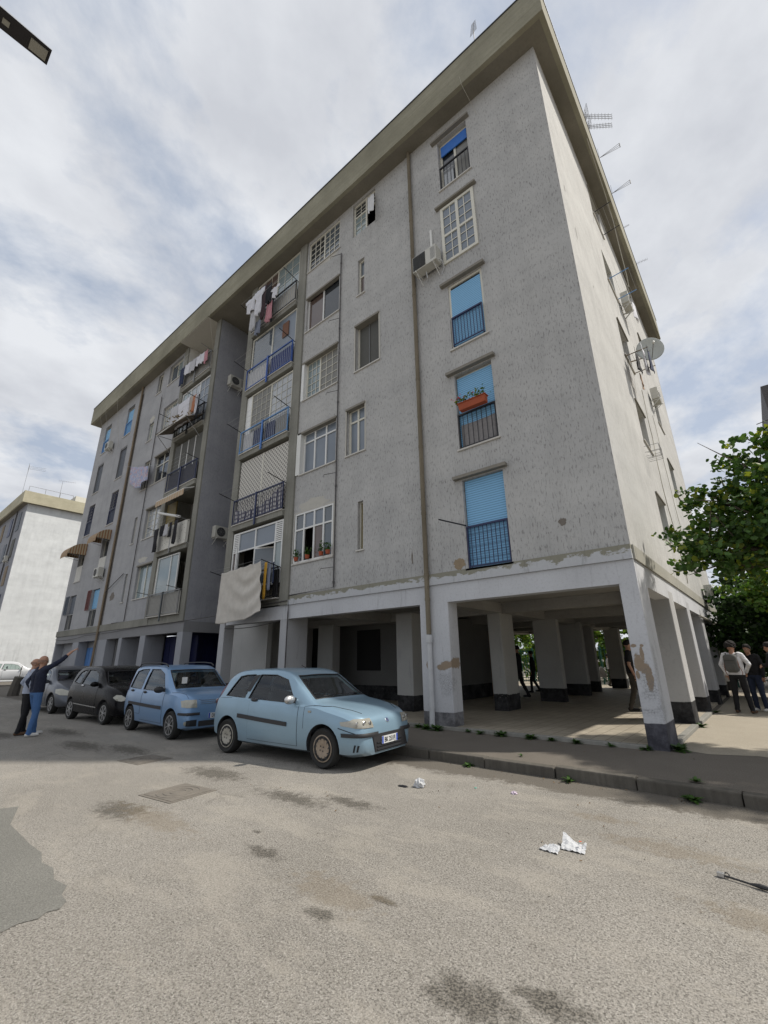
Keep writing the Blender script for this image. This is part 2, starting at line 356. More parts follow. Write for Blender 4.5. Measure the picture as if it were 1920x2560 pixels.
while x < 30:
    L = 1.0+.02*((i*7) % 5); j = .008*((i*13) % 5-2)
    kb.box(x+.006, x+L-.006, -2.20+j, -2.04+j, -.3, .012+.006*((i*5) % 3-1)); x += L; i += 1
tag(kb.build('kerb', m_kerb, bevel=.018), kind='structure')
pp = MB(); pp.poly([(x, y, -.126) for x, y in ((-5.6, -7.2), (-4.9, -7.42), (-4.06, -7.44), (-3.75, -7.43), (-3.5, -7.49), (-3.3, -7.46), (-3.05, -7.52), (-2.85, -7.49), (-2.72, -7.56), (-2.58, -7.57), (-2.5, -7.63), (-2.52, -7.7), (-2.47, -7.76), (-2.5, -7.86), (-2.46, -7.96), (-2.7, -8.4), (-3.6, -9.2), (-6.5, -9.2))])
tag(pp.build('road_patch', m_patch), kind='structure')
m_iron = M('manhole_iron', (.16, .143, .12), .75, .35, sc=14, bump=.6)
def manhole(cx, cy, sx, sy, rz, rings, label):
    t = thing('manhole_cover', label, 'manhole', (cx, cy, -.13), rz)
    MB().box(-sx, sx, -sy, sy, -.05, .006).build('frame', m_iron, t)
    m = MB(); m.box(-sx*.86, sx*.86, -sy*.86, sy*.86, .007, .010)
    for k in range(rings):
        r = (.35+.6*k/max(1, rings-1))*min(sx, sy)*.82; p = [(r*cos(a)*1.0, r*sin(a), .0115) for a in [i*2*pi/28 for i in range(29)]]; m.tube(p, .006, 4)
    m.build('lid', m_iron, t)
manhole(-4.64, -5.76, .34, .33, .12, 3, 'square iron manhole cover with oval rings set in the sunlit road')
manhole(-7.15, -5.11, .33, .31, .12, 2, 'plain rectangular iron cover in the shaded road beside the pale blue car')

# ================================================================ apartment building
B = thing('apartment_building', 'long grey five-storey apartment block on white-washed pillars, with blue shutters and balconies', 'building')
ZS, ZL, H = 18.496, 3.168, 3.055
def wall(mb, u0, u1, z0, z1, holes, depth=.24, d=0):
    us = sorted({u0, u1} | {h[0] for h in holes} | {h[1] for h in holes}); zs = sorted({z0, z1} | {h[2] for h in holes} | {h[3] for h in holes})
    for a, b in zip(us, us[1:]):
        for c, e in zip(zs, zs[1:]):
            mu, mz = (a+b)/2, (c+e)/2
            if any(h[0] < mu < h[1] and h[2] < mz < h[3] for h in holes): continue
            mb.poly([(a, d, c), (b, d, c), (b, d, e), (a, d, e)])
    for a, b, c, e in holes:
        q = d-depth
        mb.poly([(a, d, c), (a, q, c), (a, q, e), (a, d, e)]); mb.poly([(b, q, c), (b, d, c), (b, d, e), (b, q, e)])
        mb.poly([(a, q, c), (a, d, c), (b, d, c), (b, q, c)]); mb.poly([(a, d, e), (a, q, e), (b, q, e), (b, d, e)])
def frame(mb, a, b, c, e, d, w=.06, th=.05):
    mb.box(a, a+w, d-th/2, d+th/2, c, e); mb.box(b-w, b, d-th/2, d+th/2, c, e)
    mb.box(a+w, b-w, d-th/2, d+th/2, c, c+w); mb.box(a+w, b-w, d-th/2, d+th/2, e-w, e)
def win(T, a, b, c, e, cols=(.5,), rows=(), fm=None, gl=None, mun=None, d=-.15, fw=.055, sill=True, P=None, name='window', lintel=False, munt=.02, top=None):
    fm = fm or m_upvc; P = P or B; mb = MB(T); frame(mb, a, b, c, e, d, fw)
    w_, h_ = b-a, e-c; xs = [a+fw]+[a+w_*k for k in cols]+[b-fw]; zs = [c+fw]+[c+h_*k for k in rows]+[e-fw]
    for k in cols: mb.box(a+w_*k-fw*.5, a+w_*k+fw*.5, d-.02, d+.024, c+fw, e-fw)
    for r_ in rows: mb.box(a+fw, b-fw, d-.018, d+.022, c+h_*r_-fw*.45, c+h_*r_+fw*.45)
    fr = mb.build(name, fm, P)
    gl = gl if isinstance(gl, (list, tuple)) else [gl or G_dark]; pn = MB(T); mm = MB(T); i = 0
    for zi in range(len(zs)-1):
        for xi in range(len(xs)-1):
            g = gl[i % len(gl)]; i += 1
            if g is None: continue
            pn.mi = gl.index(g); t = .004*((i*3) % 3)
            pn.poly([(xs[xi], d-.012+t, zs[zi]), (xs[xi+1], d-.012-t, zs[zi]), (xs[xi+1], d-.012-t, zs[zi+1]), (xs[xi], d-.012+t, zs[zi+1])])
            if mun:
                nx, nz = mun
                for k in range(1, nx):
                    u = xs[xi]+(xs[xi+1]-xs[xi])*k/nx; mm.box(u-munt/2, u+munt/2, d-.004, d+.010, zs[zi], zs[zi+1])
                for k in range(1, nz):
                    z = zs[zi]+(zs[zi+1]-zs[zi])*k/nz; mm.box(xs[xi], xs[xi+1], d-.003, d+.009, z-munt/2, z+munt/2)
    pn.build('pane', [g or G_dark for g in gl], fr, fix=False)
    if mun: mm.build('glazing_bars', fm, fr)
    if any(g is None for g in gl): MB(T).poly([(a, d-.5, c), (b, d-.5, c), (b, d-.5, e), (a, d-.5, e)]).build('dark_room', m_dark, fr)
    if sill: MB(T).box(a-.05, b+.05, -.20, .045, c-.045, c-.003).build('sill', m_sill, fr)
    if lintel: MB(T).box(a-.2, b+.13, -.02, .13, e+.03, e+.11).build('lintel', m_lint, fr)
    return fr
def shutter(T, W, a, b, c, e, mat=None, d=-.10): return MB(T).box(a, b, d-.02, d+.012, c, e).build('roller_shutter', mat or m_shut, W)
def rail(T, W, a, b, z0, z1, d, mat, n=None, name='railing', tr=.022, br=.007, post=None, postm=None, bot=True, bars=None):
    mb = MB(T); mb.box(a, b, d-.025, d+.025, z1-.045, z1)
    if bot: mb.box(a+.01, b-.01, d-.012, d+.012, z0, z0+.03)
    n = n or int((b-a)/.11); bb = MB(T) if bars else mb
    for k in range(1, n):
        u = a+(b-a)*k/n; bb.box(u-br, u+br, d-br, d+br, z0+.03, z1-.045)
    if bars: bb.build('railing_bars', bars, W)
    for u in (a+.001, b-.026): mb.box(u, u+.025, d-.02, d+.02, z0-.05, z1-.046)
    o = mb.build(name, mat, W)
    if post: MB(T).box((a+b)/2-.04, (a+b)/2+.04, d+.026, d+.066, z0-.32, z1).build('railing_post', postm or mat, W)
    return o

# ---- walls of the right half
W3 = (-3.40, -2.32); holes = [(W3[0], W3[1], 3.44+H*k+(0.01 if k else 0), 5.65+H*k) for k in range(5)]
holes[3] = (-3.43, -2.32, 12.63, 14.83)
W2 = [(-6.95, -6.73, 4.47, 5.95), (-7.46, -6.67, 7.60, 9.28), (-7.10, -6.05, 10.60, 12.46), (-7.02, -6.70, 13.75, 15.37), (-7.30, -6.15, 16.72, 18.36)]
W1 = [(-9.87, -7.97, 4.47, 6.18), (-9.88, -7.97, 7.62, 9.25), (-9.86, -7.98, 10.62, 12.28), (-9.84, -7.98, 13.73, 15.40), (-9.86, -8.02, 16.80, 18.33)]
mb = MB(Tfront); wall(mb, -9.95, 0, 3.44, ZS, holes+W2+W1); mb.build('wall', m_wall_r, B, fix=False)
mb = MB(Tfront); mb.box(-10.36, 0.0, -.3, .045, ZL, 3.439)
mb.build('ledge', m_band, B)
# end wall with two columns of windows, then a plain back wall
EH = [(4.95, 6.30, 4.5+3.06*k, 5.86+3.06*k) for k in range(5)]+[(10.6, 11.95, 4.5+3.06*k, 5.86+3.06*k) for k in range(5)]
mb = MB(Tend); wall(mb, 0, 16.37, 3.44, ZS, EH, .26); mb.build('wall', m_wall_e, B, fix=False)
MB().box(-.3, .035, .05, 16.40, ZL, 3.438).build('ledge', mat_white('end_ledge', dado=-5, edge=0, base=(.36, .35, .30)), B)
MB().poly([(-33.477, 16.37, 0), (0, 16.37, 0), (0, 16.37, 1), (-33.477, 16.37, 1)])
MB().box(-33.477, -.001, 16.37, 16.6, ZL, ZS).build('back_wall', m_wall_l, B)
# ---- left half
def mx_(l): return [(-30.75-b, -30.75-a, c, e) for a, b, c, e in l]
V1 = [(-22.45, -20.72, 4.48, 6.18), (-22.50, -20.72, 7.58, 9.28), (-22.50, -20.72, 10.66, 12.36), (-22.46, -20.75, 13.87, 15.45), (-22.45, -20.80, 16.98, 18.3)]
V2 = [(-23.86, -23.56, 4.47, 5.95), (-23.90, -23.56, 7.59, 9.1), (-23.84, -23.12, 10.67, 12.42), (-24.2, -23.55, 13.86, 15.06), (-23.98, -23.3, 17.0, 18.36)]
V3 = [(-28.35, -27.25, 3.43+H*k, 5.60+H*k) for k in range(5)]; V4 = [(-32.30, -31.20, 3.43+H*k, 5.60+H*k) for k in range(5)]
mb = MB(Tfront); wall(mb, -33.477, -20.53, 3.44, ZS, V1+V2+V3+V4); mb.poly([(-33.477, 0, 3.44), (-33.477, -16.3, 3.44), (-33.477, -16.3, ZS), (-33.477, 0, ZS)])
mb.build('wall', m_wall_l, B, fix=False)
MB(Tfront).box(-33.5, -13.6+.0, -.3, -.0, ZL, 3.2)
MB(Tfront).box(-33.50, -20.10, -.3, .05, 3.10, 3.439).build('ledge', m_pil, B)
MB(Tfront).box(-20.09, -17.16, -.3, .052, 3.10, 3.22).build('ledge', m_pil, B)
MB(Tfront).box(-33.478, -16.76, -.4, .002, 2.665, 3.099).build('beam', m_beam_l, B)
# stairwell recess: wall seen from the right, back and far side
def Tret(u, d, z): return (-16.75+d, u, z)
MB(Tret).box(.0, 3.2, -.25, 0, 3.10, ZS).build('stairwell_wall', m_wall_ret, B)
MB(Tret).box(.0, 3.2, -.25, .004, 2.665, 3.097).build('beam', m_beam_l, B)
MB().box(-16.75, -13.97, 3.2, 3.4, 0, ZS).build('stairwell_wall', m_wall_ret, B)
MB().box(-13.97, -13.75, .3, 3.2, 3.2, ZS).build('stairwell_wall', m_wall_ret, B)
# pilasters
for a, b, d2 in ((-10.40, -9.952, .07), (-13.97, -13.55, .07), (-17.16, -16.752, .07), (-20.53, -20.12, .07)):
    MB(Tfront).box(a, b, -1.35, d2, 3.174 if a > -15 else 3.10, ZS-.002).build('pilaster', m_pil, B, bevel=.012)
# beams at the foot of the right half, pillars
MB(Tfront).box(-13.55, -.302, -.3, .0, 2.735, ZL-.002).build('beam', m_beam, B)
MB().box(-.3, -.001, .0, 16.37, 2.737, ZL-.003).build('beam', m_beam, B)
cm = MB()
for y0 in (3.45, 6.88, 10.1, 12.9, 15.6): cm.box(-13.5, -.302, y0, y0+.3, 2.733, 3.03)
for x0 in (-4.75, -9.0): cm.box(x0, x0+.45, -.0+.301, 16.2, 2.738, 3.028)
cm.build('ceiling_beam', m_ceil, B)
MB().box(-13.9, -.302, .302, 16.3, 3.032, 3.16).build('ceiling', m_ceil, B)
fl = MB(); fl.box(-13.95, -.08, .07, 16.3, -.4, .06); fl.build('floor', [m_tiles], B)
ke = MB(); x = -13.9
while x < -.6:
    x2 = min(x+1.55, -.325); ke.box(x+.004, x2-.004, -.07, .068, -.3, .064); x = x2
ke.box(-.078, .045, .88, 3.27, -.3, .066); ke.box(-.078, .045, 3.92, 6.2, -.3, .066)
ke.build('floor_edging', m_slab, B, bevel=.008)
def P_(name, x0, x1, y0, y1, z1, mat): MB().box(x0, x1, y0, y1, -.2, z1).build(name, mat, B, bevel=.02)
mc1 = mat_white('corner_pillar_paint', peel=[((-.22, 0, 1.34), (.085, .4, .14)), ((-.10, 0, 1.12), (.055, .4, .22)), ((-.16, 0, 1.27), (.09, .4, .09)), ((-.26, 0, 1.64), (.045, .3, .03)), ((-.13, 0, 1.64), (.03, .3, .025)), ((-.15, 0, 1.50), (.03, .3, .12)), ((-.27, 0, 1.16), (.03, .3, .07))],
                peel2=[((-.1, 0, 1.0), (.2, .3, .28)), ((0, .2, 1.25), (.3, .14, .5)), ((0, .1, .62), (.1, .25, .2)), ((-.2, 0, .58), (.2, .2, .08))], dado=.40, dark=(.045, .045, .055))
P_('pillar', -.315, -.0005, .0005, .87, 2.9, mc1)
mp2 = mat_white('drainpipe_pillar_paint', peel=[((-4.13, 0, 1.33), (.17, .4, .075)), ((-4.28, 0, 1.28), (.13, .4, .06)), ((-4.02, .2, 1.38), (.2, .2, .12)), ((-4.64, 0, 1.33), (.05, .3, .09))],
                peel2=[((-4.2, 0, .95), (.25, .3, .35)), ((-4.4, 0, .1), (.4, .3, .2))], dado=.34, dark=(.10, .10, .105))
P_('pillar', -4.83, -4.02, .0005, .42, 2.9, mp2)
for y0, y1 in ((3.28, 3.95), (6.15, 6.75), (9.25, 9.95), (12.55, 13.2), (15.6, 16.369)):
    P_('pillar', -.98, -.0008, y0, y1, 2.95, mat_white('side_pillar_paint', peel=[((-.75, 3.28, .8), (.09, .3, .08)), ((-.95, 3.28, .62), (.14, .3, .10))], dado=.50, base=(.44, .44, .435)) if y0 == 3.28 else m_column)
P_('pillar', -10.35, -9.953, .0005, .83, 2.9, m_column); P_('pillar', -13.968, -13.62, .0005, .41, 2.9, m_column)
mcA = mat_white('inner_pillar_paint', dado=.50, dadot=.7, edge=.18, base=(.42, .42, .40))
P_('pillar', -4.80, -4.38, 3.44, 4.3, 2.8, mcA)
for b in ((-4.82, -3.97, 6.9, 7.18), (-4.95, -4.1, 9.95, 10.25), (-5.0, -4.35, 12.3, 12.6), (-4.62, -3.95, 15.2, 15.6), (-7.1, -6.5, 1.9, 2.45), (-12.2, -11.35, 3.3, 3.7), (-8.2, -7.6, 10.0, 10.4), (-8.2, -7.6, 15.4, 15.8)):
    P_('pillar', *b, 2.8, m_inner)
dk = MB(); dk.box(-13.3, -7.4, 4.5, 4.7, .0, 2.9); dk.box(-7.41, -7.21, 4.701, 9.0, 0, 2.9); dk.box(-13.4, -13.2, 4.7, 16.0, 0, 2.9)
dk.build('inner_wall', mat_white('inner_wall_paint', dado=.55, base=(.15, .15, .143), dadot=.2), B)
MB().box(-11.15, -9.95, 4.46, 4.498, 1.08, 2.6).build('inner_window', m_dark, B)
MB().box(-7.208, -7.19, 8.1, 9.0, .06, 2.5).build('inner_door', m_wood, B)
MB().box(-15.5, -12.98, 1.45, 1.65, 0, 2.95).build('inner_wall', mat_white('light_inner_wall', dado=-5, base=(.50, .50, .485)), B); MB().box(-13.97, -13.77, 1.66, 4.4, 0, 3.1).build('inner_wall', m_inner, B)
# ---- left half, ground floor
for a, b, y1 in ((-33.478, -33.3, .6), (-30.12, -29.12, .5), (-26.35, -24.9, .5), (-23.32, -22.92, .9), (-20.84, -20.27, .9), (-17.24, -16.752, .42)):
    P_('pillar', a, b, .0006, y1, 2.7, m_column_l)
gb = MB()
for a, b, y in ((-33.3, -30.12, .45), (-26.36, -24.9, .45), (-22.92, -20.84, 1.0)): gb.box(a, b, y+.001, y+.25, -.1, 2.9)
gb.box(-33.478, -33.3, .61, 5.0, -.1, 3.0); gb.box(-29.2, -29.12, .51, 5, -.1, 2.9); gb.box(-29.119, -26.36, .56, .7, 2.351, 2.9); gb.box(-33.4, -16.8, .92, 3.2, 2.93, 3.05)
gb.build('ground_floor_wall', m_column_l, B)
def garage(a, b, y, z, mat, nm='garage_door', T=None):
    m = MB(T); m.box(a, b, y, y+.05, -.1, z)
    for k in range(1, 6): m.box(a+(b-a)*k/6-.012, a+(b-a)*k/6+.012, y-.014, y+.001, -.05, z-.05)
    m.box((a+b)/2-.006, (a+b)/2+.3, y-.03, y-.015, 1.0, 1.04); return m.build(nm, mat, B)
garage(-29.1, -26.38, .5, 2.35, m_gblue); garage(-24.88, -23.34, .46, 2.6, m_grey); garage(-20.25, -17.26, .95, 2.6, m_dkblue)
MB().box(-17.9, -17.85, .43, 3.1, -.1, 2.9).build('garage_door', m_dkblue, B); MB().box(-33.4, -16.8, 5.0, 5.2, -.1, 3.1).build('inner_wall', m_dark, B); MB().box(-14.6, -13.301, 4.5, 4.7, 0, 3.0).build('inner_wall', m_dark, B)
MB(Tret).box(1.8, 3.2, -.25, 0, -.1, 2.66).build('ground_floor_wall', m_column_l, B)

# ---- roof edge
x0, x1, y0, y1 = -33.477-.515, .515, -.603, 16.37+.6
fc = MB()
fc.box(x0, x1, y0, y0+.14, ZS-.003, 19.80); fc.box(x0, x1, y1-.14, y1, ZS-.003, 19.80)
fc.box(x0, x0+.14, y0+.14, y1-.14, ZS-.003, 19.80); fc.box(x1-.14, x1, y0+.14, y1-.14, ZS-.003, 19.80)
fc.build('cornice', m_fascia, B)
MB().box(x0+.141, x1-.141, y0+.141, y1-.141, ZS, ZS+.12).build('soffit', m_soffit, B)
MB().box(x0+.141, x1-.141, y0+.141, y1-.141, 19.5, 19.6).build('roof', m_pave, B)
fe = MB(); fe.box(x0-.02, x1+.02, y0-.03, y0+.17, 19.801, 19.835); fe.box(x0-.02, x1+.02, y1-.17, y1+.03, 19.801, 19.835)
fe.box(x0-.02, x0+.17, y0+.17, y1-.17, 19.801, 19.835); fe.box(x1-.17, x1+.02, y0+.17, y1-.17, 19.801, 19.835)
fe.build('roof_flashing', M('lead_flashing', (.05, .055, .07), .5), B)

# ---- windows, right half
def w3(k, **o): return win(Tfront, W3[0]+.0, W3[1], 3.44+H*k, 5.65+H*k, **o)
w = w3(0, cols=(), gl=G_dark, d=-.18, lintel=True); shutter(Tfront, w, -3.38, -2.34, 3.46, 5.64); rail(Tfront, w, -3.385, -2.335, 3.47, 4.46, -.03, m_navy, 10)
rr = MB(Tfront)
for z in (3.65, 3.8, 3.95, 4.1, 4.25): rr.box(-3.37, -2.35, -.045, -.037, z-.004, z+.004)
rr.build('railing_crossbars', m_navy, w)
w = w3(1, cols=(), d=-.18, lintel=True); shutter(Tfront, w, -3.38, -2.34, 6.52, 8.62); rail(Tfront, w, -3.385, -2.335, 6.53, 7.50, -.03, m_black, 8)
w = w3(2, cols=(), fm=m_upvc, d=-.06, lintel=True, fw=.07); shutter(Tfront, w, -3.33, -2.39, 9.63, 11.58, d=-.035); rail(Tfront, w, -3.33, -2.39, 9.64, 10.56, .03, m_navy, 10)
w = win(Tfront, -3.45, -2.30, 12.60, 14.84, cols=(.5,), rows=(.48,), gl=G_frost, mun=(2, 3), d=.02, fw=.09, sill=False, munt=.025)
MB(Tfront).box(-3.60, -2.19, -.02, .12, 14.90, 14.97).build('lintel', m_lint, w)
w = w3(4, cols=(.5,), gl=[G_dark, m_curt], d=-.18, lintel=True, fw=.07); shutter(Tfront, w, -3.34, -2.38, 17.28, 17.72, m_shutb, -.12); rail(Tfront, w, -3.385, -2.335, 15.70, 16.68, -.03, m_black, 8)
MB(Tfront).box(-3.30, -2.95, -.14, -.13, 15.75, 16.6).build('curtain', G_white, w)
m_render = M('fresh_render', (.46, .445, .40), .9, .15, sc=7)
def rim(T, W, a, b, c, e, w_=.055, d=.012):
    m = MB(T); m.box(a-w_, a, -.02, d, c-.0, e+w_); m.box(b, b+w_, -.02, d, c, e+w_); m.box(a, b, -.02, d, e, e+w_); m.build('window_surround', m_render, W)
a = W2[0]; w = win(Tfront, *a, cols=(.55,), gl=[m_olive, G_dark], d=-.14, fw=.03)
a = W2[1]; w = win(Tfront, *a, cols=(.5,), rows=(.72,), gl=G_frost, d=-.15, fw=.07); rim(Tfront, w, *a)
a = W2[2]; w = win(Tfront, *a, cols=(), gl=m_screen, d=-.17, fw=.05); rim(Tfront, w, *a); MB(Tfront).box(-6.61, -6.59, -.17, -.15, 10.65, 12.4).build('screen_seam', m_grey, w)
a = W2[3]; w = win(Tfront, *a, cols=(), rows=(.55,), gl=[G_brown, G_mid], d=-.12, fw=.06, mun=None)
a = W2[4]; w = win(Tfront, *a, cols=(.55,), rows=(.62,), gl=[G_cyan, None, G_dark, G_dark], d=-.10, fw=.07, mun=(2, 3), sill=False)
a = W1[0]; w = win(Tfront, a[0]+.02, a[1]-.02, a[2], a[3], cols=(.25, .52, .76), rows=(.66,), gl=[G_mid, None, G_brown, G_mid, G_mid, G_frost, G_frost, G_mid], d=-.02, fw=.06, fm=m_whitef); rim(Tfront, w, *a, .04)
a = W1[1]; w = win(Tfront, a[0]+.16, a[1], a[2], a[3], cols=(.33, .66), rows=(.76,), gl=G_frost, d=-.14, fw=.06, fm=m_whitef); MB(Tfront).box(a[0]-.06, a[0]+.155, -.16, .05, a[2], a[3]).build('shutter_box', m_white, w)
a = W1[2]; w = win(Tfront, a[0]+.10, a[1], a[2], a[3], cols=(.42, .95), gl=[G_cyan, m_curt, G_dark], d=-.14, fw=.06, mun=(3, 5)); MB(Tfront).box(a[0]-.04, a[0]+.095, -.16, .03, a[2], a[3]).build('shutter_box', m_whitef, w)
a = W1[3]; w = win(Tfront, *a, cols=(.48,), gl=[G_brown, G_dark], d=-.12, fw=.055, fm=m_whitef)
a = W1[4]; w = win(Tfront, *a, cols=(.5,), gl=[G_dark, G_mid], d=-.06, fw=.06, mun=(3, 5), fm=m_upvc, munt=.03)
# concrete hoods over the windows with rebated heads
for a in (W1[2], W1[3], W2[2], W1[1], W2[1], V1[1], V1[2], V1[0]):
    MB(Tfront).box(a[0]-.03, a[1]+.03, -.235, .05, a[3]-.055, a[3]+.02).build('window_head', m_lint, B)
# ---- windows, left half
def v3(l, k, **o): return win(Tfront, *l[k], **o)
for k, o in enumerate((dict(gl=[G_cyan, G_cyan]), dict(gl=[G_white], mun=(2, 5)), dict(gl=[G_dark, G_dark], rows=(.66,)), dict(gl=[G_white, G_cyan], mun=(3, 4)), dict(gl=[G_mid, G_cyan]))):
    w = v3(V1, k, **o)
for k in range(5): v3(V2, k, cols=() if k in (0, 1) else (.5,), gl=[G_cyan, G_dark, m_screen][k % 3], fw=.04, d=-.12)
gm_ = [m_shutd, m_screen, m_shutd, m_shutd, m_shut]
for k in range(5):
    for l in (V3, V4):
        a = l[k]; w = win(Tfront, *a, cols=(), gl=G_dark, d=-.18, fw=.03)
        if k == 4: shutter(Tfront, w, a[0]+.03, a[1]-.03, a[2]+.02, a[3]-.25, m_shut); rail(Tfront, w, a[0]+.01, a[1]-.01, a[2]+.03, a[2]+1.0, -.03, m_lblue, 8)
        if k == 3: shutter(Tfront, w, a[0]+.03, a[1]-.03, a[2]+.02, a[3]-.1, m_shutd); rail(Tfront, w, a[0]+.01, a[1]-.01, a[2]+.03, a[3]-.05, -.03, m_grey, 5)
        if k == 2:
            rail(Tfront, w, a[0]+.01, a[1]-.01, a[2]+.03, a[2]+1.0, -.03, m_navy, 9)
            g = MB(Tfront)
            for i in range(4):
                for j in range(5):
                    cxx, czz = a[0]+.14+i*.27, a[2]+1.15+j*.21; g.tube([(cxx+.11*cos(t*pi/4), -.03, czz+.09*sin(t*pi/4)) for t in range(9)], .014, 4)
            g.build('scroll_grille', m_navy, w); shutter(Tfront, w, a[0]+.03, a[1]-.03, a[2]+.02, a[2]+1.0, m_shutd)
        if k == 1:
            g = MB(Tfront); g.box(a[0]+.02, a[1]-.02, -.02, .01, a[2]+.02, a[2]+1.0); g.build('railing_panel', 'PAT', w) if False else g.build('railing_panel', None or M('patterned_panel', (.55, .54, .50), .8, .4, sc=18), w)
        if k == 0:
            mat = M('faded_red_grille', (.16, .06, .055), .7, .2) if l is V3 else M('grey_blue_grille', (.10, .12, .15), .7, .2)
            rail(Tfront, w, a[0]+.01, a[1]-.01, a[2]+.03, a[2]+1.0, -.03, m_grey, 6); shutter(Tfront, w, a[0]+.03, a[1]-.03, a[2]+1.05, a[3]-.03, m_shut if l is V3 else m_shutd)
            g = MB(Tfront); frame(g, a[0]-.62, a[0]-.02, a[2]+1.0, a[3], .07, .04, .03)
            for i in range(1, 7): g.box(a[0]-.62+i*.085, a[0]-.60+i*.085, .06, .08, a[2]+1.04, a[3]-.04)
            g.build('open_shutter', mat, w)
# ---- end wall windows
for i, (a, b, c, e) in enumerate(EH):
    w = win(Tend, a, b, c, e, cols=(.5,), gl=[G_cyan, m_curt, G_dark][i % 3], d=-.2, fw=.05)
    if i in (0, 1, 2, 4, 6, 8): MB(Tend).box(a-.03, b+.12, -.02, .045, e+.005, e+.05).build('lintel', m_lint, w)
# ---- pipes
pm = MB(Tfront); pm.tube([(-4.53, .085, 18.49), (-4.53, .085, 2.02)], .06, 10)
for z in (15.2, 12.1, 9.05, 6.9, 5.0, 3.4, 2.8): pm.tube([(-4.53, .085, z), (-4.53, .085, z+.07)], .068, 10)
pm.build('drainpipe', mat_concrete('drainpipe_paint', (.17, .145, .105), (.27, .235, .175), 'x', .6), B, smooth=False)
pm = MB(Tfront); pm.tube([(-4.53, .085, 2.0), (-4.53, .085, .45), (-4.53, .11, -.02)], .062, 10); pm.tube([(-4.53, .085, 1.83), (-4.53, .085, 1.99)], .082, 10); pm.tube([(-4.53, .085, .4), (-4.53, .085, .47)], .07, 10)
pm.build('drainpipe_foot', m_pipew, B)
pm = MB(Tfront); pm.tube([(-26.12, .08, 18.49), (-26.12, .08, 3.2), (-26.12, .1, 1.6), (-26.3, .12, .2)], .06, 8)
for z in range(3, 18, 2): pm.tube([(-26.12, .08, z), (-26.12, .08, z+.1)], .07, 8)
pm.build('drainpipe', m_rust, B)
MB().box(-26.42, -25.95, -.012, -.001, 3.45, 18.0).build('pipe_stain', mat_stucco('stained_stucco', (.12, .105, .09), (.2, .19, .185), (.05, .04, .03)), B)
pm = MB(Tfront); pm.tube([(-7.86, .05, 16.35), (-7.86, .05, 3.50), (-9.9, .05, 3.46), (-9.91, .05, 2.9), (-9.91, .05, 0)], .022, 6)
for k in range(5):
    z = 4.1+H*k; pm.tube([(-7.86, .05, z), (-8.25, .22, z-.02), (-8.27, .23, z-.10)], .010, 5); pm.tube([(-7.86, .05, z-.5), (-7.86, .05, z-.42)], .032, 6)
pm.build('gas_pipe', m_thin, B)
pm = MB(Tfront); pm.tube([(-22.9, .05, 16.4), (-22.9, .05, 3.46), (-24.5, .05, 3.44)], .022, 6); pm.tube([(-23.7, .06, 1.0), (-22.95, .06, 1.0)], .01, 5)
for k in range(5): pm.tube([(-22.9, .05, 4.1+H*k), (-22.5, .2, 4.1+H*k)], .01, 5)
pm.build('gas_pipe', m_thin, B)
class Cables:
    def __init__(s, T): s.T = T; s.l = []
    def tube(s, *a): s.l.append(a)
def CBL(cb, mat):
    for a in cb.l: MB(cb.T).tube(*a).build('cable', mat, B)
cb = Cables(Tfront)
def sag(p, q, s, n=10): return [tuple(p[i]+(q[i]-p[i])*t/n-(s*4*(t/n)*(1-t/n) if i == 2 else 0) for i in range(3)) for t in range(n+1)]
cb.tube(sag((-33.4, .07, 2.95), (-28, .07, 3.0), .12), .012, 4); cb.tube(sag((-28, .07, 3.0), (-21.0, .07, 3.08), .05), .012, 4); cb.tube(sag((-21, .07, 3.1), (-13.6, .1, 3.12), .03), .014, 4)
cb.tube(sag((-13.6, .02, 2.62), (-10.4, .02, 2.7), .08), .012, 4); cb.tube([(-24, .06, 6.0), (-26.0, .12, 5.2)], .02, 5); cb.tube(sag((-13.6, .09, 3.3), (-9.95, .09, 3.3), .03), .016, 4)
CBL(cb, m_thin)
cb = Cables(Tfront)
for x, z0 in ((-32.0, 16.3), (-31.0, 15.9), (-28.9, 15.0), (-17.0, 15.5), (-2.1, 17.6)): cb.tube([(x, .6, 18.9), (x+.05, .62, 18.4), (x+.2, .05, z0)], .006, 4)
CBL(cb, M('pale_cable', (.4, .38, .32), .7))
cb = Cables(Tend)
def wig(pts, r=.01): 
    o = []
    for i in range(len(pts)-1):
        for t in range(6):
            f = t/6; p = [pts[i][j]+(pts[i+1][j]-pts[i][j])*f for j in range(3)]; o.append((p[0]+.05*sin(7*f+i), p[1]+.02, p[2]))
    return o+[pts[-1]]
cb.tube(wig([(7.0, .02, 10.3), (6.9, .02, 8.4), (6.6, .02, 6.6), (7.2, .02, 4.9), (7.6, .02, 3.6)]), .012, 4); cb.tube(wig([(8.6, .02, 10), (8.8, .02, 7.6), (9.2, .02, 5.5)]), .008, 4)
cb.tube(wig([(3.5, .45, 18.4), (5.5, .42, 18.1), (6.5, .4, 17.6), (7.4, .35, 15.0)]), .014, 4)
cb.tube([(8.5, .06, 2.66), (15.5, .06, 2.70)], .04, 6)
CBL(cb, M('pale_cable', (.4, .38, .32), .7))

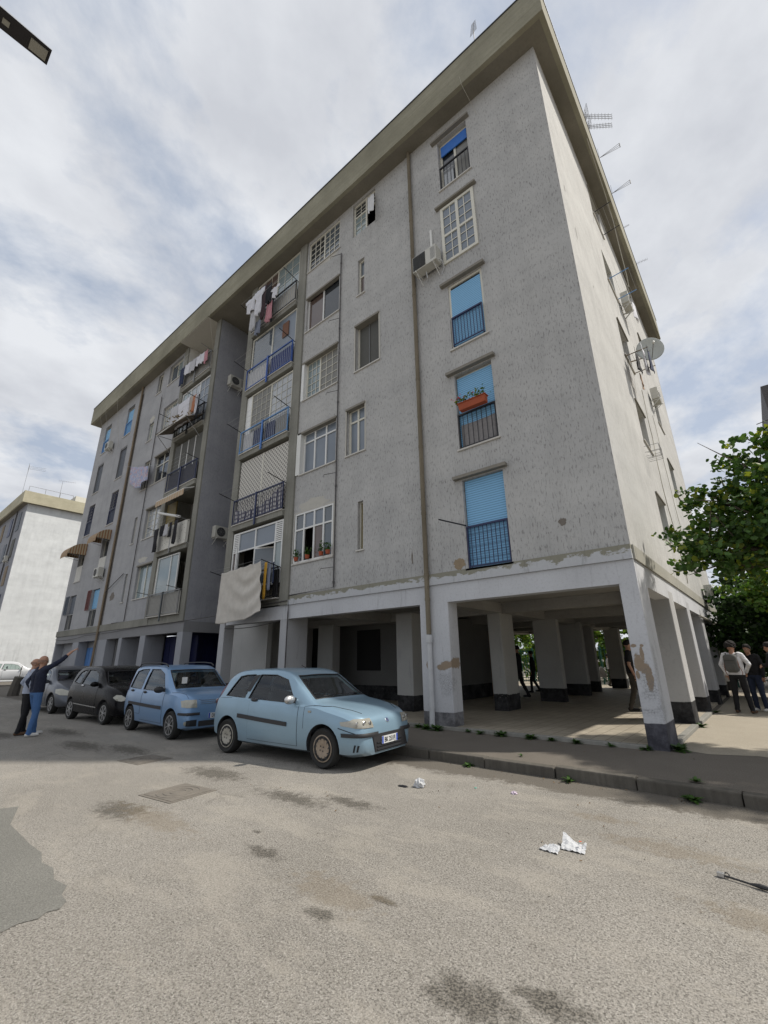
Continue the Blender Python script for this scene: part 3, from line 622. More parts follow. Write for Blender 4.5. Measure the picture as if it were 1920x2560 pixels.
# ---- balconies
def balcony(u0, u1, k, railm, postm=None, rd=.17, slabm=None, openl=False, panel=None, bars=None):
    z = H*k
    b = MB(Tfront); b.box(u0, u1, -1.3, .15 if k else .05, 3.21+z, 3.41+z); s = b.build('balcony', slabm or m_pil, B)
    MB(Tfront).box(u0, u1, .0, .19, 3.411+z, 3.44+z).build('balcony_edge', m_sill, s)
    rail(Tfront, s, u0, u1, 3.50+z, 4.46+z, rd, railm, int((u1-u0)/.12), post=True, postm=postm, br=.0055, bars=bars)
    rm = MB(Tfront); rm.box(u0, u1, -1.35, -1.25, 3.41+z, 6.26+z); rm.build('loggia_wall', m_room, s)
    return s
def glaze(S, u0, u1, z0, z1, d, **o): return win(Tfront, u0, u1, z0, z1, P=S, d=d, sill=False, name='veranda_window', **o)
def panel(S, u0, u1, z0, z1, mat, d=.1, name='railing_panel'): return MB(Tfront).box(u0, u1, d-.006, d+.006, z0, z1).build(name, mat, S)
RB = (-13.548, -10.402); LBc = (-20.118, -17.162)
m_latt = mat_stripe('lattice_a', (.50, .48, .43), (.22, .21, .19), 2, 9, .9, .2, .55, .3)
def mat_lattice():
    t = NT('crochet_lattice'); x = t.xyz(); f1 = t.math('FRACT', t.math('MULTIPLY', t.math('ADD', x[0], x[2]), 5.6)); f2 = t.math('FRACT', t.math('ADD', t.math('MULTIPLY', t.math('SUBTRACT', x[2], x[0]), 5.6), 40)); v = t.math('MINIMUM', f1, f2); k = t.ramp(v, .34, .42)
    return t.fin(t.mix(k, (.58, .56, .51), (.22, .21, .195)), .9, k, -.3, .01)
m_latt = mat_lattice()
def mat_check():
    t = NT('checked_cloth'); x = t.xyz(); a = t.math('ADD', t.math('MULTIPLY', x[0], 4.5), t.math('MULTIPLY', t.noise(2), .8)); b = t.math('ADD', t.math('MULTIPLY', x[2], 6), t.math('MULTIPLY', t.noise(2.5), .9))
    k1 = t.ramp(t.math('FRACT', a), .62, .66); k2 = t.ramp(t.math('FRACT', b), .55, .6)
    c = t.mix(k1, (.48, .47, .46), (.05, .055, .09)); c = t.mix(t.math('MULTIPLY', k2, .8), c, (.10, .09, .12)); return t.fin(c, .9)
m_check = mat_check()
# right stack, ground to top
s = balcony(*RB, 0, m_black); 
g = glaze(s, RB[0]+.05, RB[1]-.03, 3.95, 6.16, .02, cols=(.12, .47, .86), rows=(.66,), gl=[G_brown, None, None, G_cyan, G_white, G_frost, G_frost, G_white], fm=m_whitef, fw=.06)
for uu in (RB[0]+.13, -10.80):
    lv = MB(Tfront); lv.box(uu-.012, uu, .01, .055, 5.42, 6.1)
    for i in range(9): lv.box(uu, uu+.30, .02, .05, 5.46+i*.07, 5.50+i*.07)
    lv.build('louvre', m_whitef, s)
for (ua, ub, dd) in ((-13.15, -12.25, .42), (-12.02, -11.05, -.35)):
    ms = MB(Tfront); n_ = 2
    ms.box(ua, ua+.05, .02, .06, 4.0, 5.38)
    ms.prism([(ua, .05, 5.33), (ub-.2, .05+dd, 5.33), (ub-.2, .05+dd, 5.38), (ua, .05, 5.38)], (0, .04, 0)); ms.prism([(ua, .05, 4.0), (ub-.2, .05+dd, 4.0), (ub-.2, .05+dd, 4.06), (ua, .05, 4.06)], (0, .04, 0)); ms.prism([(ub-.25, .05+dd, 4.06), (ub-.2, .05+dd, 4.06), (ub-.2, .05+dd, 5.33), (ub-.25, .05+dd, 5.33)], (0, .04, 0))
    ms.build('open_sash', m_whitef, s); MB(Tfront).poly([(ua+.05, .07, 4.06), (ub-.25, .07+dd*.93, 4.06), (ub-.25, .07+dd*.93, 5.33), (ua+.05, .07, 5.33)]).build('pane', G_mid, s, fix=False)
panel(s, -10.75, -10.45, 3.5, 4.4, m_dark, .08)
s = balcony(*RB, 1, m_navy, m_navy)
panel(s, RB[0]+.05, -12.02, 6.6, 9.2, m_latt, .02, 'lattice_blind'); panel(s, -11.96, RB[1]-.03, 6.6, 9.2, m_latt, .02, 'lattice_blind'); MB(Tfront).box(-12.02, -11.96, 0, .04, 6.6, 9.2).build('blind_post', m_upvc, s)
MB(Tfront).grid(24, 6, lambda a, b: (RB[0]+.03+a*3.08, .12+.03*sin(a*40), 6.50+(.42+.42*(2*a-.75)**2)*(b))).build('checked_cloth', m_check, s)
m_pbar = M('pale_railing_bars', (.30, .33, .38), .5, .2); s = balcony(*RB, 2, m_lblue, M('mid_blue_post', (.06, .17, .45), .45), bars=m_pbar); 
panel(s, RB[0], -13.2, 9.6, 12.3, m_whitef, .0); glaze(s, -13.18, RB[1]-.02, 9.55, 12.3, .0, cols=(.5,), gl=[m_curt, G_white], mun=(4, 8), munt=.012)
for a, b, mt in ((-13.4, -12.75, M('white_panel', (.5, .5, .5), .8)), (-12.7, -12.1, m_navy), (-11.9, -11.3, m_navy), (-11.25, -10.5, m_curt)): panel(s, a, b, 9.56, 10.4, mt, .09)
s = balcony(*RB, 3, m_blue, m_blue, bars=m_pbar)
glaze(s, RB[0]+.03, RB[1]-.02, 12.65, 15.35, .0, cols=(.48,), gl=[G_mid, G_frost], mun=None)
panel(s, RB[0]+.04, -12.05, 12.66, 13.5, M('white_panel', (.5, .5, .5), .8), .1); panel(s, -11.9, RB[1]-.03, 12.66, 13.5, M('royal_blue_panel', (.012, .028, .14), .6), .1)
MB(Tfront).box(-11.35, -10.95, -.03, .03, 14.3, 15.0).build('brown_cloth', M('brown_cloth', (.16, .08, .05), .9), s)
s = balcony(*RB, 4, m_black, m_black, bars=M('pale_railing_bars', (.30, .33, .38), .5))
glaze(s, RB[0]+.03, RB[1]-.02, 15.72, 18.42, .0, cols=(.5,), gl=[G_brown, G_cyan], mun=(3, 5), munt=.016)
panel(s, RB[0]+.04, RB[1]-.03, 15.7, 16.6, M('cream_panel', (.40, .385, .34), .8), .1)
# left stack
s = balcony(*LBc, 0, m_grey, M('dark_post', (.06, .07, .075), .6))
glaze(s, LBc[0]+.12, -17.95, 4.0, 6.2, .0, cols=(.63,), gl=[G_cyan, G_cyan], fm=m_whitef); panel(s, LBc[0], -17.95, 3.45, 4.0, m_room, .0); panel(s, LBc[0]+.03, LBc[1]-.03, 3.45, 4.4, M('pale_panel', (.34, .33, .30), .8), .09)
MB(Tfront).box(LBc[0], LBc[0]+.11, -.1, .01, 3.9, 6.2).build('broken_jamb', m_render, s)
s = balcony(*LBc, 1, m_grey)
m_pat = None
def mat_pattern():
    t = NT('patterned_parapet'); v = t.vor(5.5, t.map((1, .1, 1.2))); n = t.noise(26, 3, .8)
    k = t.math('MULTIPLY', t.ramp(v, .16, .22, (1, 1, 1, 1), (0, 0, 0, 1)), t.ramp(n, .46, .52)); return t.fin(t.mix(k, (.60, .585, .53), (.05, .045, .04)), .8)
m_pat = mat_pattern()
MB(Tfront).box(LBc[0], LBc[1], .12, .235, 6.47, 7.55).build('parapet_panel', m_pat, s)
MB(Tfront).box(LBc[0]+.05, LBc[0]+1.0, -.1, -.05, 7.0, 8.95).build('wooden_shutter', m_olive, s)
m_aws = mat_stripe('awning_stripes', (.50, .44, .34), (.42, .25, .12), 0, 9, .9)
MB(Tfront).prism([(LBc[0]+.05, .1, 9.18), (LBc[0]+.05, .55, 8.98), (LBc[0]+.05, .55, 8.93), (LBc[0]+.05, .1, 9.13)], (2.85, 0, 0)).build('awning_roof', m_white, s)
MB(Tfront).grid(40, 2, lambda a, b: (LBc[0]+.05+a*2.85, .555+.01*sin(a*90), 8.95-b*(.26+.03*abs(sin(a*32))))).build('awning_valance', m_aws, s)
s = balcony(*LBc, 2, m_navy, m_navy)
for i in range(4): panel(s, LBc[0]+.1+i*.71, LBc[0]+.76+i*.71, 9.5, 12.1, m_screen, .0, 'dark_curtain')
g_ = MB(Tfront)
for i in range(1, 4): g_.box(LBc[0]+.765+(i-1)*.71, LBc[0]+.805+(i-1)*.71, -.02, .03, 9.5, 12.1)
g_.build('mullion', m_whitef, s); panel(s, LBc[0]+.04, LBc[1]-.04, 9.56, 10.45, M('charcoal_panel', (.08, .08, .085), .8), .1)
s = balcony(*LBc, 3, m_black)
glaze(s, LBc[0]+.05, LBc[1]-.03, 12.7, 15.3, .0, cols=(.33, .66), gl=[G_cyan, G_white, G_frost], mun=(2, 5), fm=m_whitef)
s = balcony(*LBc, 4, m_grey); panel(s, LBc[0]+.03, LBc[1]-.03, 15.7, 16.55, M('pale_panel', (.34, .33, .30), .8), .09)
MB(Tfront).box(LBc[0], LBc[1], -1.25, .58, 18.47, 18.4945).build('loggia_ceiling', m_room, s); MB(Tfront).box(LBc[0]-.0, LBc[0]+.02, -1.25, .0, 15.6, 18.46).build('loggia_side', M('loggia_side_paint', (.6, .59, .55), .9), s)
# patches of missing plaster on the front
def blot(T, u, z, ru, rz_, mat, d=.004, seed=1, n=22, name='plaster_patch'):
    q = random.Random(seed); m = MB(T); m.poly([(u+ru*cos(2*pi*i/n)*q.uniform(.65, 1.15), d, z+rz_*sin(2*pi*i/n)*q.uniform(.65, 1.15)) for i in range(n)]); return m.build(name, mat, B, fix=False)
m_bare = M('bare_plaster', (.27, .21, .14), .95, .25, sc=12); m_bareg = M('bare_cement', (.17, .15, .13), .95, .3, sc=12)
blot(Tfront, -3.62, 3.60, .17, .14, m_bare, seed=3); blot(Tfront, -1.15, 4.12, .085, .085, m_bareg, seed=5); blot(Tfront, -8.6, 16.66, .5, .1, m_render, seed=6); blot(Tfront, -9.0, 6.38, .85, .22, m_render, seed=8)
blot(Tfront, -23.9, 15.3, .4, .25, m_render, seed=9); blot(Tfront, -22.0, 6.45, .6, .15, m_render, seed=11); blot(Tfront, -25.2, 4.9, .35, .25, m_bareg, seed=12); blot(Tfront, -5.0, 3.95, .025, .2, m_bareg, seed=13)
blot(Tend, .5, 13.2, .03, .15, m_bareg, seed=14); blot(Tend, .9, 12.0, .02, .25, m_bareg, seed=15); blot(Tend, 1.8, 10.9, .03, .05, m_bareg, seed=16)
# ================================================================ cars
def paint(name, col, metal=.35, rough=.34, dirt=.25, coat=.45, spec=.5):
    t = NT(name); n = t.noise(2.2, 5, .65); f = t.noise(38, 3, .6); z = t.xyz()[2]
    c = t.mix(t.math('MULTIPLY', t.ramp(n, .35, .7), dirt), col, tuple(x*.62+.04 for x in col))
    low = t.ramp(t.math('ADD', z, t.math('MULTIPLY', n, .25)), .30, .52, (1, 1, 1, 1), (0, 0, 0, 1))
    c = t.mix(t.math('MULTIPLY', low, dirt*2), c, (.12, .105, .085))
    r = t.math('ADD', t.math('MULTIPLY', n, .22), rough-.08)
    m = t.fin(c, r, f, .03, .001, metal=metal, spec=spec); t.b.inputs['Coat Weight'].default_value = coat; t.b.inputs['Coat Roughness'].default_value = .12
    return m
m_tyre = M('tyre_rubber', (.018, .018, .017), .85, .3, sc=12, bump=.2); m_trim = M('black_bumper_plastic', (.025, .025, .027), .6, .25)
m_int = M('car_interior_cloth', (.035, .036, .04), .9, .2); m_chrome = M('chrome_trim', (.55, .55, .55), .25, .05, metal=.9)
m_beige = M('aged_hubcap', (.36, .34, .29), .55, .15, sc=15); m_rustcap = M('rusty_hubcap', (.30, .24, .18), .65, .35, sc=18); m_alloy = M('silver_wheel', (.52, .52, .52), .3, .1, metal=.7)
m_seam = M('panel_gap', (.012, .014, .018), .8)
def mat_lamp(name, col, tint=.4):
    t = NT(name); x = t.xyz(); k = t.ramp(t.math('FRACT', t.math('MULTIPLY', x[1], 9)), .45, .55); n = t.noise(9, 3)
    return t.fin(t.mix(t.math('MULTIPLY', n, tint), col, tuple(v*.35 for v in col)), .08, k, .25, .01, spec=.9, metal=.15)
m_lens = mat_lamp('yellowed_headlamp', (.40, .385, .33)); m_lensc = mat_lamp('clear_headlamp', (.46, .45, .38), .6); m_red = mat_lamp('tail_lamp', (.35, .02, .02))
def mat_cglass():
    t = NT('car_window_glass'); n = t.n; l = t.l
    gl = n.new('ShaderNodeBsdfGlossy'); gl.inputs['Roughness'].default_value = .03; gl.inputs['Color'].default_value = (.9, .95, 1, 1)
    tr = n.new('ShaderNodeBsdfTransparent'); tr.inputs['Color'].default_value = (.78, .85, .82, 1)
    fr = n.new('ShaderNodeFresnel'); fr.inputs['IOR'].default_value = 1.55
    mx = n.new('ShaderNodeMixShader'); l.new(fr.outputs[0], mx.inputs[0]); l.new(tr.outputs[0], mx.inputs[1]); l.new(gl.outputs[0], mx.inputs[2])
    l.new(mx.outputs[0], n['Material Output'].inputs[0]); return t.m
m_cglass = mat_cglass()
def interp(pts):
    xs = [p[0] for p in pts]; ys = [p[1] for p in pts]; n = len(xs); d = [(ys[i+1]-ys[i])/(xs[i+1]-xs[i]) for i in range(n-1)]
    m = [d[0]]+[0 if d[i-1]*d[i] <= 0 else 2*d[i-1]*d[i]/(d[i-1]+d[i]) for i in range(1, n-1)]+[d[-1]]
    def f(x):
        x = max(xs[0], min(xs[-1], x)); i = 0
        while i < n-2 and x > xs[i+1]: i += 1
        h = xs[i+1]-xs[i]; t = (x-xs[i])/h
        return ys[i]*(1+2*t)*(1-t)**2+h*m[i]*t*(1-t)**2+ys[i+1]*t*t*(3-2*t)+h*m[i+1]*t*t*(t-1)
    return f
def bool_cut(o, cutter):
    md = o.modifiers.new('cut', 'BOOLEAN'); md.operation = 'DIFFERENCE'; md.solver = 'EXACT'; md.object = cutter
    dg = bpy.context.evaluated_depsgraph_get(); me = bpy.data.meshes.new_from_object(o.evaluated_get(dg)); o.modifiers.clear(); old = o.data; o.data = me
    me.name = old.name; bpy.data.meshes.remove(old)
    cm_ = cutter.data; bpy.data.objects.remove(cutter); bpy.data.meshes.remove(cm_)
class Car:
    def __init__(s, P, paint_m):
        s.P = P; s.top = interp(P['top']); s.belt = interp(P['belt']); s.bot = interp(P['bot']); s.hw = interp(P['hw']); s.tum = P.get('tum', .30); s.pm = paint_m
    def ring(s, x, ins=0.0, zf=None):
        hw, b, t, z0 = s.hw(x)-ins, s.belt(x), s.top(x)-ins, s.bot(x)+ins
        if zf is not None: z0 = zf
        b = min(b, t-.03); g = t-b
        k = min(1, g/.35); zr = t-(.05*k+.012*(1-k))-.25*g*(1-k); yr = hw-.05-s.tum*(zr-b)-.04*(1-k)
        if s.P.get('rnd'): yr -= .0
        L = [(hw*.84, z0), (hw*.965, z0+.045), (hw*.995, z0+.30*(b-z0)), (hw*1.0, z0+.52*(b-z0)), (hw*.995, z0+.74*(b-z0)), (hw*.982, b-.09*min(1, (b-z0)/.4)), (hw*.962, b-.012), (hw*.945, b)]
        for q in (.25, .5, .75, 1.0):
            y = (hw*.94)+(yr-hw*.94)*q; L.append((y+.012*sin(pi*q)*k, b+.004+(zr-b-.004)*q))
        L += [(yr-.035, zr+(t-zr)*.55), (yr-.09, zr+(t-zr)*.80), (yr*.6, t-.010*k), (yr*.3, t-.002), (0, t)]
        return L
    def surf(s, x, v, side=-1, off=0.0):
        def raw(x, v):
            r = s.ring(x); v = max(0, min(len(r)-1.001, v)); i = int(v); f = v-i
            return Vector((x, side*(r[i][0]*(1-f)+r[i+1][0]*f), r[i][1]*(1-f)+r[i+1][1]*f))
        p = raw(x, v)
        if off:
            e = .02; dx = raw(min(x+e, s.P['x1']), v)-raw(max(x-e, s.P['x0']), v); dv = raw(x, v+.3)-raw(x, v-.3)
            n = dx.cross(dv)
            if n.length > 1e-9:
                n.normalize(); c = Vector((p.x*.35, 0, .6)); n = n if n.dot(p-c) > 0 else -n; p = p+n*off
        return p
    def yside(s, x, z):
        r = s.ring(x)
        for i in range(2, len(r)-1):
            if r[i][1] <= z <= r[i+1][1]: f = (z-r[i][1])/(r[i+1][1]-r[i][1]+1e-9); return r[i][0]*(1-f)+r[i+1][0]*f
        return r[11][0] if z > r[11][1] else r[3][0]
    def ztop(s, x, y):
        r = s.ring(x); y = abs(y)
        for i in range(7, len(r)-1):
            if r[i+1][0] <= y <= r[i][0]: f = (r[i][0]-y)/(r[i][0]-r[i+1][0]+1e-9); return r[i][1]*(1-f)+r[i+1][1]*f
        return r[-1][1]
    def loft(s, xs, ins=0, zf=None, mi=0):
        mb = MB(); mb.mi = mi; R_ = []
        for x in xs:
            r = s.ring(x, ins, zf); full = [(x, -y, z) for y, z in r]+[(x, y, z) for y, z in reversed(r[:-1])]
            R_.append([mb.pt(p) for p in full])
        n = len(R_[0])
        for i in range(len(R_)-1):
            for k in range(n): mb.face((R_[i][k], R_[i][(k+1) % n], R_[i+1][(k+1) % n], R_[i+1][k]))
        mb.face(R_[0]); mb.face(R_[-1][::-1]); return mb
    def patch(s, name, mat, quad, parent, off=.005, side=-1, nu=10, nv=4):
        "quad: (x,v) corners bottom-back, bottom-front, top-front, top-back on the body surface"
        a, b, c, d = quad; mb = MB()
        mb.grid(nu, nv, lambda u, w: s.surf(*[(a[i]*(1-u)+b[i]*u)*(1-w)+(d[i]*(1-u)+c[i]*u)*w for i in (0, 1)], side, off))
        return mb.build(name, mat, parent, smooth=True)
    def xfront(s, y, z):
        lo, hi = 0.3, s.P['x1']; y = abs(y)
        def ins(x):
            r = s.ring(x); return z > r[0][1] and y < (s.yside(x, z) if z < r[11][1] else r[11][0]) and z < s.ztop(x, min(y, r[7][0]-.001))
        if ins(hi): return hi
        for _ in range(26):
            m = (lo+hi)/2
            if ins(m): lo = m
            else: hi = m
        return lo
    def fpatch(s, name, mat, bot, top, parent, off=.01, side=-1, nu=12, nv=5):
        "patch laid on the nose: bottom and top outlines given as (y, z) seen from the front"
        mb = MB(); m = len(bot)-1
        def fn(a, b):
            q = a*m; j = min(int(q), m-1); f = q-j; e = .012*sin(pi*min(1, max(0, b)))*sin(pi*a)
            y = (bot[j][0]*(1-f)+bot[j+1][0]*f)*(1-b)+(top[j][0]*(1-f)+top[j+1][0]*f)*b; z = (bot[j][1]*(1-f)+bot[j+1][1]*f)*(1-b)+(top[j][1]*(1-f)+top[j+1][1]*f)*b
            x = s.xfront(y, z); return (x+off+e, side*(y+off*.8), z+off*.3)
        mb.grid(nu, nv, fn); return mb.build(name, mat, parent, smooth=True)
    def line(s, mb, pts, r=.004, side=-1, off=.001, n=6):
        o = []
        for (x0, v0), (x1, v1) in zip(pts, pts[1:]):
            for t in range(n): f = t/n; o.append(s.surf(x0+(x1-x0)*f, v0+(v1-v0)*f, side, off))
        o.append(s.surf(*pts[-1], side, off)); mb.tube(o, r, 4)
    def make(s, name, label, loc, rz, group=None):
        P = s.P; t = thing(name, label, 'car', (0, 0, 0), 0, group); s.t = t
        n = 72; x0, x1 = P['x0'], P['x1']; xs = [x0+(x1-x0)*(.5-.5*cos(pi*(.04+.92*i/n)))/(1) for i in range(n+1)]; xs[0] = x0; xs[-1] = x1
        body = s.loft(xs).build('body', [s.pm, m_int], t, fix=True)
        wr, wb = P['wr'], P['wb']
        for sx in (-wb/2, wb/2):
            for sy in (-1, 1):
                c = MB(); c.mi = 1; c.lathe([(wr+.055, sy*.52), (wr+.055, sy*1.2)], 32, 'y', (sx, 0, wr+.01)); bool_cut(body, c.build('c', [s.pm, m_int]))
        ix0, ix1 = P['cab']; k = 24; bool_cut(body, s.loft([ix0+(ix1-ix0)*i/k for i in range(k+1)], .055, .40, 1).build('c', [s.pm, m_int]))
        for bo, to in P['win']:
            c = MB(); c.mi = 0; c.prism([(x, -1.3, z) for x, z in bo]+[(x, -1.3, z) for x, z in reversed(to)], (0, 2.6, 0)); bool_cut(body, c.build('c', [s.pm, m_int]))
        for (xa, xb, ya, yb) in P['scr']:
            c = MB(); c.prism([(xa, -ya, .8), (xb, -yb, .8), (xb, yb, .8), (xa, ya, .8)], (0, 0, 1.2)); bool_cut(body, c.build('c', [s.pm, m_int]))
        me = body.data; me.polygons.foreach_set('use_smooth', [True]*len(me.polygons)); me.set_sharp_from_angle(angle=R(32))
        # glass and seals
        for bo, to in P['win']:
            for sy in (-1, 1):
                m = len(bo)-1
                def fn(a, b, i=0):
                    q = a*m; j = min(int(q), m-1); f = q-j
                    x = (bo[j][0]*(1-f)+bo[j+1][0]*f)*(1-b)+(to[j][0]*(1-f)+to[j+1][0]*f)*b; z = (bo[j][1]*(1-f)+bo[j+1][1]*f)*(1-b)+(to[j][1]*(1-f)+to[j+1][1]*f)*b
                    return (x, sy*(s.yside(x, z)-.018), z)
                g = MB().grid(m*3, 5, fn).build('side_window', m_cglass, t, smooth=True)
                loop = [fn(a/12, 0) for a in range(13)]+[fn(1, b/5) for b in range(1, 6)]+[fn(1-a/12, 1) for a in range(1, 13)]+[fn(0, 1-b/5) for b in range(1, 6)]
                MB().tube([(p[0], p[1]+sy*.012, p[2]) for p in loop], .011, 5, False).build('seal', m_trim, g)
        for i, (xa, xb, ya, yb) in enumerate(P['scr']):
            def fn(a, b): x = xa+(xb-xa)*a; hwid = ya+(yb-ya)*a+.004; y = -hwid+2*hwid*b; return (x, y, s.ztop(x, y)-.010)
            g = MB().grid(10, 10, fn).build('windscreen' if i == 0 else 'rear_window', m_cglass, t, smooth=True)
            loop = [fn(0, b/10) for b in range(11)]+[fn(a/10, 1) for a in range(1, 11)]+[fn(1, 1-b/10) for b in range(1, 11)]+[fn(1-a/10, 0) for a in range(1, 11)]
            MB().tube([(p[0], p[1], p[2]+.008) for p in loop], .012, 5, False).build('seal', m_trim, g)
            if i == 0:
                wp = MB()
                for yy in (-.42, .12): wp.tube([(x_, y_, s.ztop(x_, y_)+.012) for x_, y_ in [(max(xa, xb)-.03-.02*q/4, yy+.5*q/4) for q in range(5)]], .008, 4)
                wp.build('wiper', m_trim, t)
        # inside: seats, dash, wheel
        sx = P.get('seat', 0.05)
        for yy in (-.36, .36):
            st = MB(); st.box(sx-.25, sx+.28, yy-.24, yy+.24, .42, .56); st.prism([(sx-.22, yy-.23, .55), (sx-.08, yy-.23, .55), (sx-.22, yy-.19, 1.06), (sx-.32, yy-.19, 1.06)], (0, .44, 0)); st.box(sx-.33, sx-.25, yy-.12, yy+.12, 1.08, 1.24); st.build('seat', m_int, t, bevel=.03)
        st = MB(); st.box(sx-1.05, sx-.6, -.6, .6, .42, .56); st.prism([(sx-1.02, -.6, .55), (sx-.9, -.6, .55), (sx-1.05, -.6, 1.0), (sx-1.14, -.6, 1.0)], (0, 1.2, 0)); st.build('rear_seat', m_int, t, bevel=.03)
        MB().box(ix1-.42, ix1-.12, -.66, .66, .62, .90).build('dashboard', m_int, t, bevel=.04)
        MB().tube([(sx+.42+.07*sin(a), .34+.18*cos(a), .90+.17*sin(a)) for a in [i*pi/9 for i in range(19)]], .014, 6).build('steering_wheel', m_trim, t)
        # wheels
        t.location = loc; t.rotation_euler = (0, 0, rz)
        for i, (sxx, sy) in enumerate(((wb/2, -1), (wb/2, 1), (-wb/2, -1), (-wb/2, 1))): s.wheel(t, sxx, sy, P['cap'][0 if sxx > 0 else 1])
        return t
    def wheel(s, t, x, sy, style):
        wr = s.P['wr']; yo = s.P['yo']; w_ = .18; rr = wr*.70
        prof = [(rr*.98, .0), (rr*1.02, -.006), (wr*.90, .012), (wr*.97, -.012), (wr, -.035), (wr, -.15), (wr*.95, -.18), (rr, -.18)]
        m = MB(); m.lathe([(r, sy*(yo+h)) for r, h in prof], 40, 'y'); wh = m.build('wheel', m_tyre, t, smooth=True, loc=(x, 0, wr)); wh.data.set_sharp_from_angle(angle=R(50))
        if style in ('hub', 'rusty'):
            cm = m_beige if style == 'hub' else m_rustcap
            MB().lathe([(rr, sy*(yo-.012)), (rr*.95, sy*(yo+.004)), (rr*.8, sy*(yo-.004)), (rr*.34, sy*(yo+.012)), (rr*.30, sy*(yo+.004)), (.004, sy*(yo+.006))], 36, 'y').build('hubcap', cm, wh, smooth=True)
            d = MB(); y = sy*(yo+.009)
            for k in range(11):
                a = 2*pi*k/11; ca, sa = cos(a), sin(a); cb, sb = cos(a+.30), sin(a+.30); cc, sc_ = cos(a+.12), sin(a+.12)
                d.poly([(rr*.56*ca, y, rr*.56*sa), (rr*.86*cc, y, rr*.86*sc_), (rr*.88*cb, y, rr*.88*sb), (rr*.74*cb, y, rr*.74*sb)])
            for k in range(4): a = k*pi/2+.6; d.poly([(rr*.20*cos(a)+.012*cos(b), sy*(yo+.014), rr*.20*sin(a)+.012*sin(b)) for b in [i*pi/4 for i in range(8)]])
            d.build('hubcap_slots', m_trim, wh)
        else:
            MB().lathe([(rr, sy*(yo-.03)), (.004, sy*(yo-.05))], 30, 'y').build('brake_disc', m_trim, wh)
            m = MB(); m.lathe([(rr*1.0, sy*(yo-.02)), (rr*1.0, sy*(yo+.006)), (rr*.92, sy*(yo+.006)), (rr*.9, sy*(yo-.03))], 36, 'y'); m.build('rim', m_alloy, wh, smooth=False)
            m = MB(); ns = 9 if style == 'spokes9' else 7
            for k in range(ns):
                a = 2*pi*k/ns
                for da in ((-.10, .10) if style != 'spokes9' else (-.06,)):
                    p = [(rr*.15*cos(a+da*2), rr*.15*sin(a+da*2)), (rr*.93*cos(a+da), rr*.93*sin(a+da)), (rr*.93*cos(a+da+.09), rr*.93*sin(a+da+.09)), (rr*.15*cos(a+da*2+.35), rr*.15*sin(a+da*2+.35))]
                    m.prism([(q[0], sy*(yo-.012), q[1]) for q in p], (0, sy*.018, 0))
            m.lathe([(rr*.2, sy*(yo-.01)), (rr*.17, sy*(yo+.012)), (.003, sy*(yo+.012))], 14, 'y'); m.build('spokes', m_alloy, wh)
    def plate(s, text, x, y, z, tilt=0, wd=.44, yaw=pi/2):
        "number plate facing forward: white board, blue ends, black characters"
        o = MB(); o.box(-wd/2, wd/2, -.004, .004, -.055, .055); p = o.build('number_plate', M('plate_white', (.62, .63, .62), .4), s.t); p.location = (x, y, z); p.rotation_euler = (0, 0, yaw)
        for q_ in (-wd/2+.003, wd/2-.04): MB().box(q_, q_+.037, -.0055, -.0042, -.052, .052).build('plate_band', M('plate_blue', (.02, .07, .42), .4), p)
        tx(text, .098, p, (0, -.006, -.034), M('plate_black', (.01, .01, .01), .5), .30)
def tx(text, size, parent, loc, mat, width=None, name='lettering', rot=(pi/2, 0, 0)):
    cu = bpy.data.curves.new(name, 'FONT'); cu.body = text; cu.size = size; cu.align_x = 'CENTER'; cu.extrude = .0006; cu.offset = .0018
    o = bpy.data.objects.new(name, cu); COL.objects.link(o); dg = bpy.context.evaluated_depsgraph_get(); me = bpy.data.meshes.new_from_object(o.evaluated_get(dg))
    bpy.data.objects.remove(o); q = bpy.data.objects.new(name, me); COL.objects.link(q); me.materials.clear(); me.materials.append(mat); q.parent = parent; q.location = loc; q.rotation_euler = rot
    if width:
        xs = [v.co.x for v in me.vertices]; k = width/(max(xs)-min(xs)); c = (max(xs)+min(xs))/2
        for v in me.vertices: v.co.x = (v.co.x-c)*k
    return q
def badge(t, x, y, z, r, mat, yaw=pi/2, tilt=0):
    m = MB(); m.lathe([(r, -.004), (r, .004), (r*.8, .008), (.002, .008)], 20, 'y'); o = m.build('badge', m_chrome, t); o.location = (x, y, z); o.rotation_euler = (tilt, 0, yaw+pi)
    m = MB()
    m.lathe([(r*.78, .0082), (.002, .0088)], 20, 'y'); m.build('badge_disc', mat, o)
    m = MB()
    for k in (-1.5, -.5, .5, 1.5): m.box(k*r*.30-r*.07, k*r*.30+r*.07, .0089, .0105, -r*.42, r*.42)
    m.build('badge_bars', m_chrome, o)
def mirror(car, x, z, y, mat, side=-1):
    m = MB(); m.grid(10, 8, lambda a, b: (x+.055*sin(pi*b)*cos(2*pi*a)-.0, side*(y+.10+.115*cos(pi*b)), z+.075*sin(pi*b)*sin(2*pi*a))); o = m.build('mirror', mat, car.t, smooth=True)
    MB().box(x-.03, x+.03, min(side*(y-.06), side*(y+.02)), max(side*(y-.06), side*(y+.02)), z-.04, z+.03).build('mirror_foot', m_trim, o, bevel=.01)
